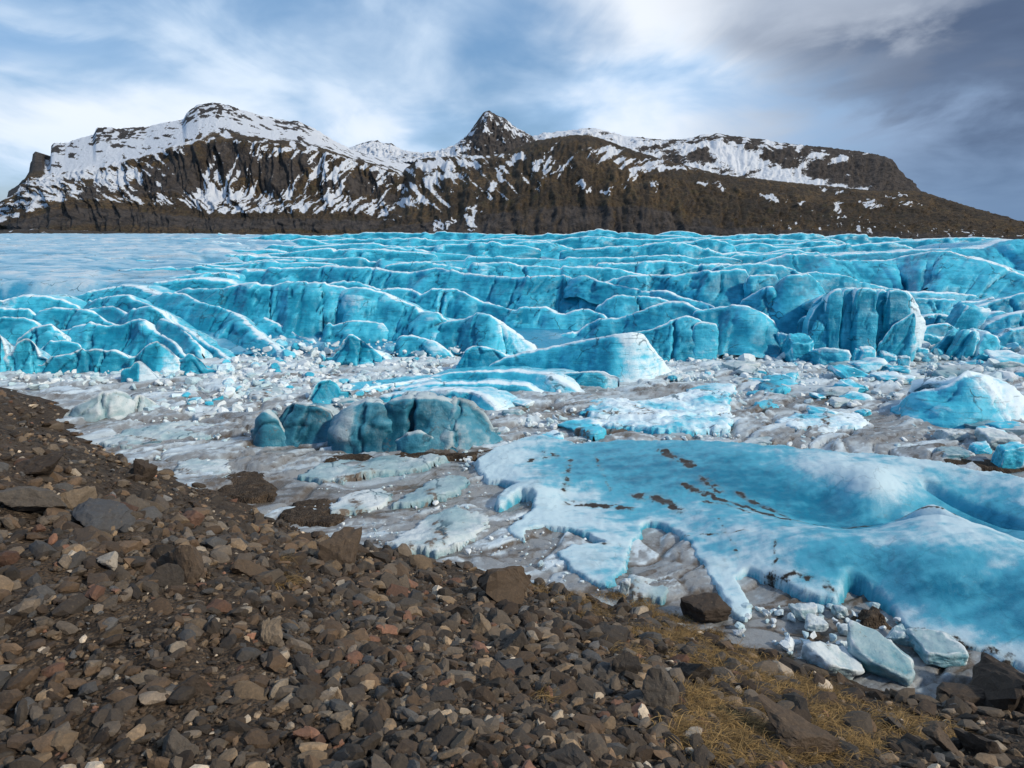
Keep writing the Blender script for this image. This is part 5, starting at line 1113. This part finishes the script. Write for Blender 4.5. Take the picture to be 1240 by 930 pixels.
def scree():
    kinds1 = [chunk(1, 500 + i, (1, .8, .62), planes=9 if i % 2 else 16, sharp=24 if i % 2 else 6, rough=.05) for i in range(12)]
    kinds0 = [chunk(0, 600 + i, (1, .85, .6), planes=8, sharp=24, rough=.04) for i in range(8)]
    n = 46000
    a = RNG.uniform(math.radians(-52), math.radians(50), n); r = np.exp(RNG.uniform(math.log(5.2), math.log(48), n))
    x = r * np.sin(a); y = r * np.cos(a); h = land_h(x, y); ok = h > .02
    x, y, h = x[ok], y[ok], h[ok]; p = P3(x, y, h); px, py = proj(p)
    ok = (py < 1080) & (px > -160) & (px < 1420) & (py > 440); x, y, h, px, py, p = x[ok], y[ok], h[ok], px[ok], py[ok], p[ok]
    # fewer stones where soil or straw lies bare
    bare = .25 * sst(fbm(P3(x / 1.6, y / 1.6, 44.), 4), .0, .35) + .55 * np.exp(-(((px - 265) / 45) ** 2 + ((py - 832) / 24) ** 2)) + .5 * sst(px, 760, 900) * sst(py, 700, 760) + .12 * sst(py, 620, 520)
    keep = RNG.random(len(x)) > np.clip(bare, 0, .85); x, y, h, px, py, p = x[keep], y[keep], h[keep], px[keep], py[keep], p[keep]
    n = len(x); m = np.linalg.norm(p - CAM, axis=1) / FPX
    size = 2.2 + 4.2 * RNG.random(n) ** 1.8 + 8 * RNG.random(n) ** 4 + 26 * RNG.random(n) ** 9.5
    size *= np.where(py < 620, .8, .95) * (1 + .25 * fbm(P3(x / 2.2, y / 2.2, 54.), 3)) * sst(m * FPX, 50, 12).clip(.6, 1)
    names = list(TONES); pr = np.array([.23, .24, .17, .12, .10, .035, .035, .07]); pr /= pr.sum()
    ti = RNG.choice(len(names), n, p=pr)
    vis = (px > 0) & (px < 1240) & (py < 930)
    order = np.argsort(-size * vis)
    solo = set(order[:250].tolist())
    data = [mesh_data('stone', V, F, M_STONE, smooth=False) for V, F in kinds1]
    SV = []; SF = []; SC_ = []; off = 0
    for i in order:
        s = size[i] * m[i] * 1.2; tn = np.array(TONES[names[ti[i]]]) * np.array([1.16, 1.08, .98]) * np.exp(RNG.normal(-.05, .38))
        R = rotm(RNG.uniform(-.6, .6), RNG.uniform(-.6, .6), RNG.uniform(0, 6.28)); q = p[i] + np.array([0, 0, .07 * s])
        fl = np.array([1, RNG.uniform(.7, 1.1), RNG.uniform(.65, 1.2)])
        if i in solo:
            kx = RNG.integers(0, 12); o = obj('stone', data[kx]); o.location = q; o.scale = s * fl; o.rotation_euler = Matrix(R.tolist()).to_euler(); o.color = (*tn, 1)
            b = min(BPX, key=lambda b: (b[0] - px[i]) ** 2 + (b[1] - py[i]) ** 2); dx, dy = px[i] - b[0], py[i] - b[1]
            rel = ('right of' if dx > 0 else 'left of') if abs(dx) > abs(dy) else ('below' if dy > 0 else 'above')
            short = ' '.join(b[4].split(' ')[:7]).rstrip(',')
            for cut in (' with', ' at', ' on', ' in', ' above', ' beside', ' right', ' left', ' near', ' of', ' rising', ' catching', ' lying', ' standing', ' half', ' by', ' under', ' below'):
                j = (short + ' ').find(cut + ' ')
                if j > 0: short = short[:j]
            tag(o, f"{'large' if size[i] > 20 else 'mid-sized'} {names[ti[i]]} {'flat' if fl[2] < .85 else 'angular'} stone just {rel} the {short}", 'stone', 'stones of the moraine slope')
        else:
            V, F = kinds1[RNG.integers(0, 12)] if size[i] > 9 else kinds0[RNG.integers(0, 8)]
            V = (V * s * fl) @ R.T + q; SV.append(V); SF.append(F + off); off += len(V); SC_.append(np.repeat(tn[None], len(V), 0))
    o = based('scree', np.concatenate(SV), np.concatenate(SF), M_SCREE, None, {'tone': np.concatenate(SC_)}, smooth=False)
    tag(o, 'loose dark scree and gravel covering the moraine slope', 'scree', None, 'stuff')
    return
scree()

# ------------------------------------------------------------------ dry grass
def grass():
    spots = [(640,712,26,6,70),(690,728,26,7,110),(720,742,26,8,120),(800,775,30,9,170),(840,795,34,10,220),(780,765,24,8,120),(1000,845,30,9,160),(740,720,20,6,90),(775,735,22,7,130),(810,752,26,8,180),(845,772,28,9,200),(880,795,34,10,260),(915,815,38,12,300),(960,830,34,10,240),(700,745,12,5,50),(1100,885,40,10,220),(1140,890,30,8,120),(860,840,40,20,300),(870,870,60,34,700),(930,850,45,22,420),(820,770,36,12,200),(860,800,50,16,320),(900,905,80,26,800),(1010,870,46,20,420),(1080,872,40,12,260),(940,800,26,10,90),(790,745,20,8,80),(1000,915,50,14,300),(820,880,30,26,320),(340,705,14,8,70),(655,845,10,6,20),(760,800,30,14,120),(980,840,40,10,200),(1045,905,26,12,110),(345,680,10,6,30)]
    VV = []; FF = []; CC = []; off = 0
    for cx, cy, rx, ry, n in spots:
        nt = max(3, n // 5)
        for _ in range(nt):
            ang = RNG.uniform(0, 6.28); rr = RNG.random() ** .75
            c = hit(cx + rx * rr * math.cos(ang), cy + ry * rr * math.sin(ang))
            lean = RNG.normal(-.6, 1.0); tone = RNG.uniform(.35, 1.2); k = 24; big = RNG.uniform(.6, 1.15)
            a = lean + RNG.normal(0, .75, k); ln = RNG.uniform(.10, .34, k) * big; w = RNG.uniform(.0028, .0055, k); up = RNG.uniform(.1, .75, k)
            d = np.stack([np.cos(a), np.sin(a), 0 * a], -1); sv_ = np.stack([-d[:, 1], d[:, 0], 0 * a], -1) * w[:, None]
            z1 = np.array([0, 0, 1.]); L_ = ln[:, None]; U_ = (ln * up)[:, None]
            p0 = c + np.stack([RNG.normal(0, .09, k), RNG.normal(0, .09, k), np.full(k, -.01)], -1)
            bend = RNG.normal(0, .18, (k, 1)) * sv_ / w[:, None] * L_
            p1 = p0 + d * L_ * .35 + z1 * U_ * .55; p2 = p0 + d * L_ * .8 + z1 * U_ * .5 + bend; p3 = p0 + d * L_ * 1.1 + z1 * U_ * .15 + bend * 2
            q = np.stack([p0 - sv_, p0 + sv_, p1 + sv_ * .9, p1 - sv_ * .9, p2 + sv_ * .7, p2 - sv_ * .7, p3 + sv_ * .2, p3 - sv_ * .2], 1).reshape(-1, 3)
            VV.append(q); base = off + 8 * np.arange(k)[:, None]
            FF.append(np.concatenate([base + np.array([0, 1, 2, 3]), base + np.array([3, 2, 4, 5]), base + np.array([5, 4, 6, 7])])); off += 8 * k
            col = np.where(RNG.random((k, 1)) < .72, np.array([[.33, .205, .075]]), np.array([[.12, .075, .032]])) * tone * RNG.uniform(.6, 1.25, (k, 1))
            CC.append(np.repeat(col, 8, 0))
    VV = np.concatenate(VV); FF = np.concatenate(FF); CC = np.concatenate(CC)
    o = based('dry_grass', np.array(VV), np.array(FF), M_GRASS, None, {'tone': np.array(CC)}, smooth=True)
    tag(o, 'golden dry straw grass growing in patches on the right of the slope', 'grass', None, 'stuff')
grass()

# ------------------------------------------------------------------ tell look-alikes apart by their order from the left
def single_out():
    by = {}
    for o in COL.objects:
        if o.parent is None and o.get('label') and o.get('category'): by.setdefault(o['label'], []).append(o)
    num = ['one', 'two', 'three', 'four', 'five', 'six', 'seven', 'eight', 'nine', 'ten', 'eleven', 'twelve']
    nth = ['first', 'second', 'third', 'fourth', 'fifth', 'sixth', 'seventh', 'eighth', 'ninth', 'tenth', 'eleventh', 'twelfth']
    for l, os_ in by.items():
        if len(os_) < 2 or len(os_) > 12: continue
        os_.sort(key=lambda o: proj(np.array(o.location))[0])
        for i, o in enumerate(os_):
            o['label'] = l.replace('just ', '') + (', leftmost' if i == 0 else ', rightmost' if i == len(os_) - 1 else f', {nth[i]} from left') + (f' of {num[len(os_) - 1]}' if len(l.split()) < 12 else '')
single_out()
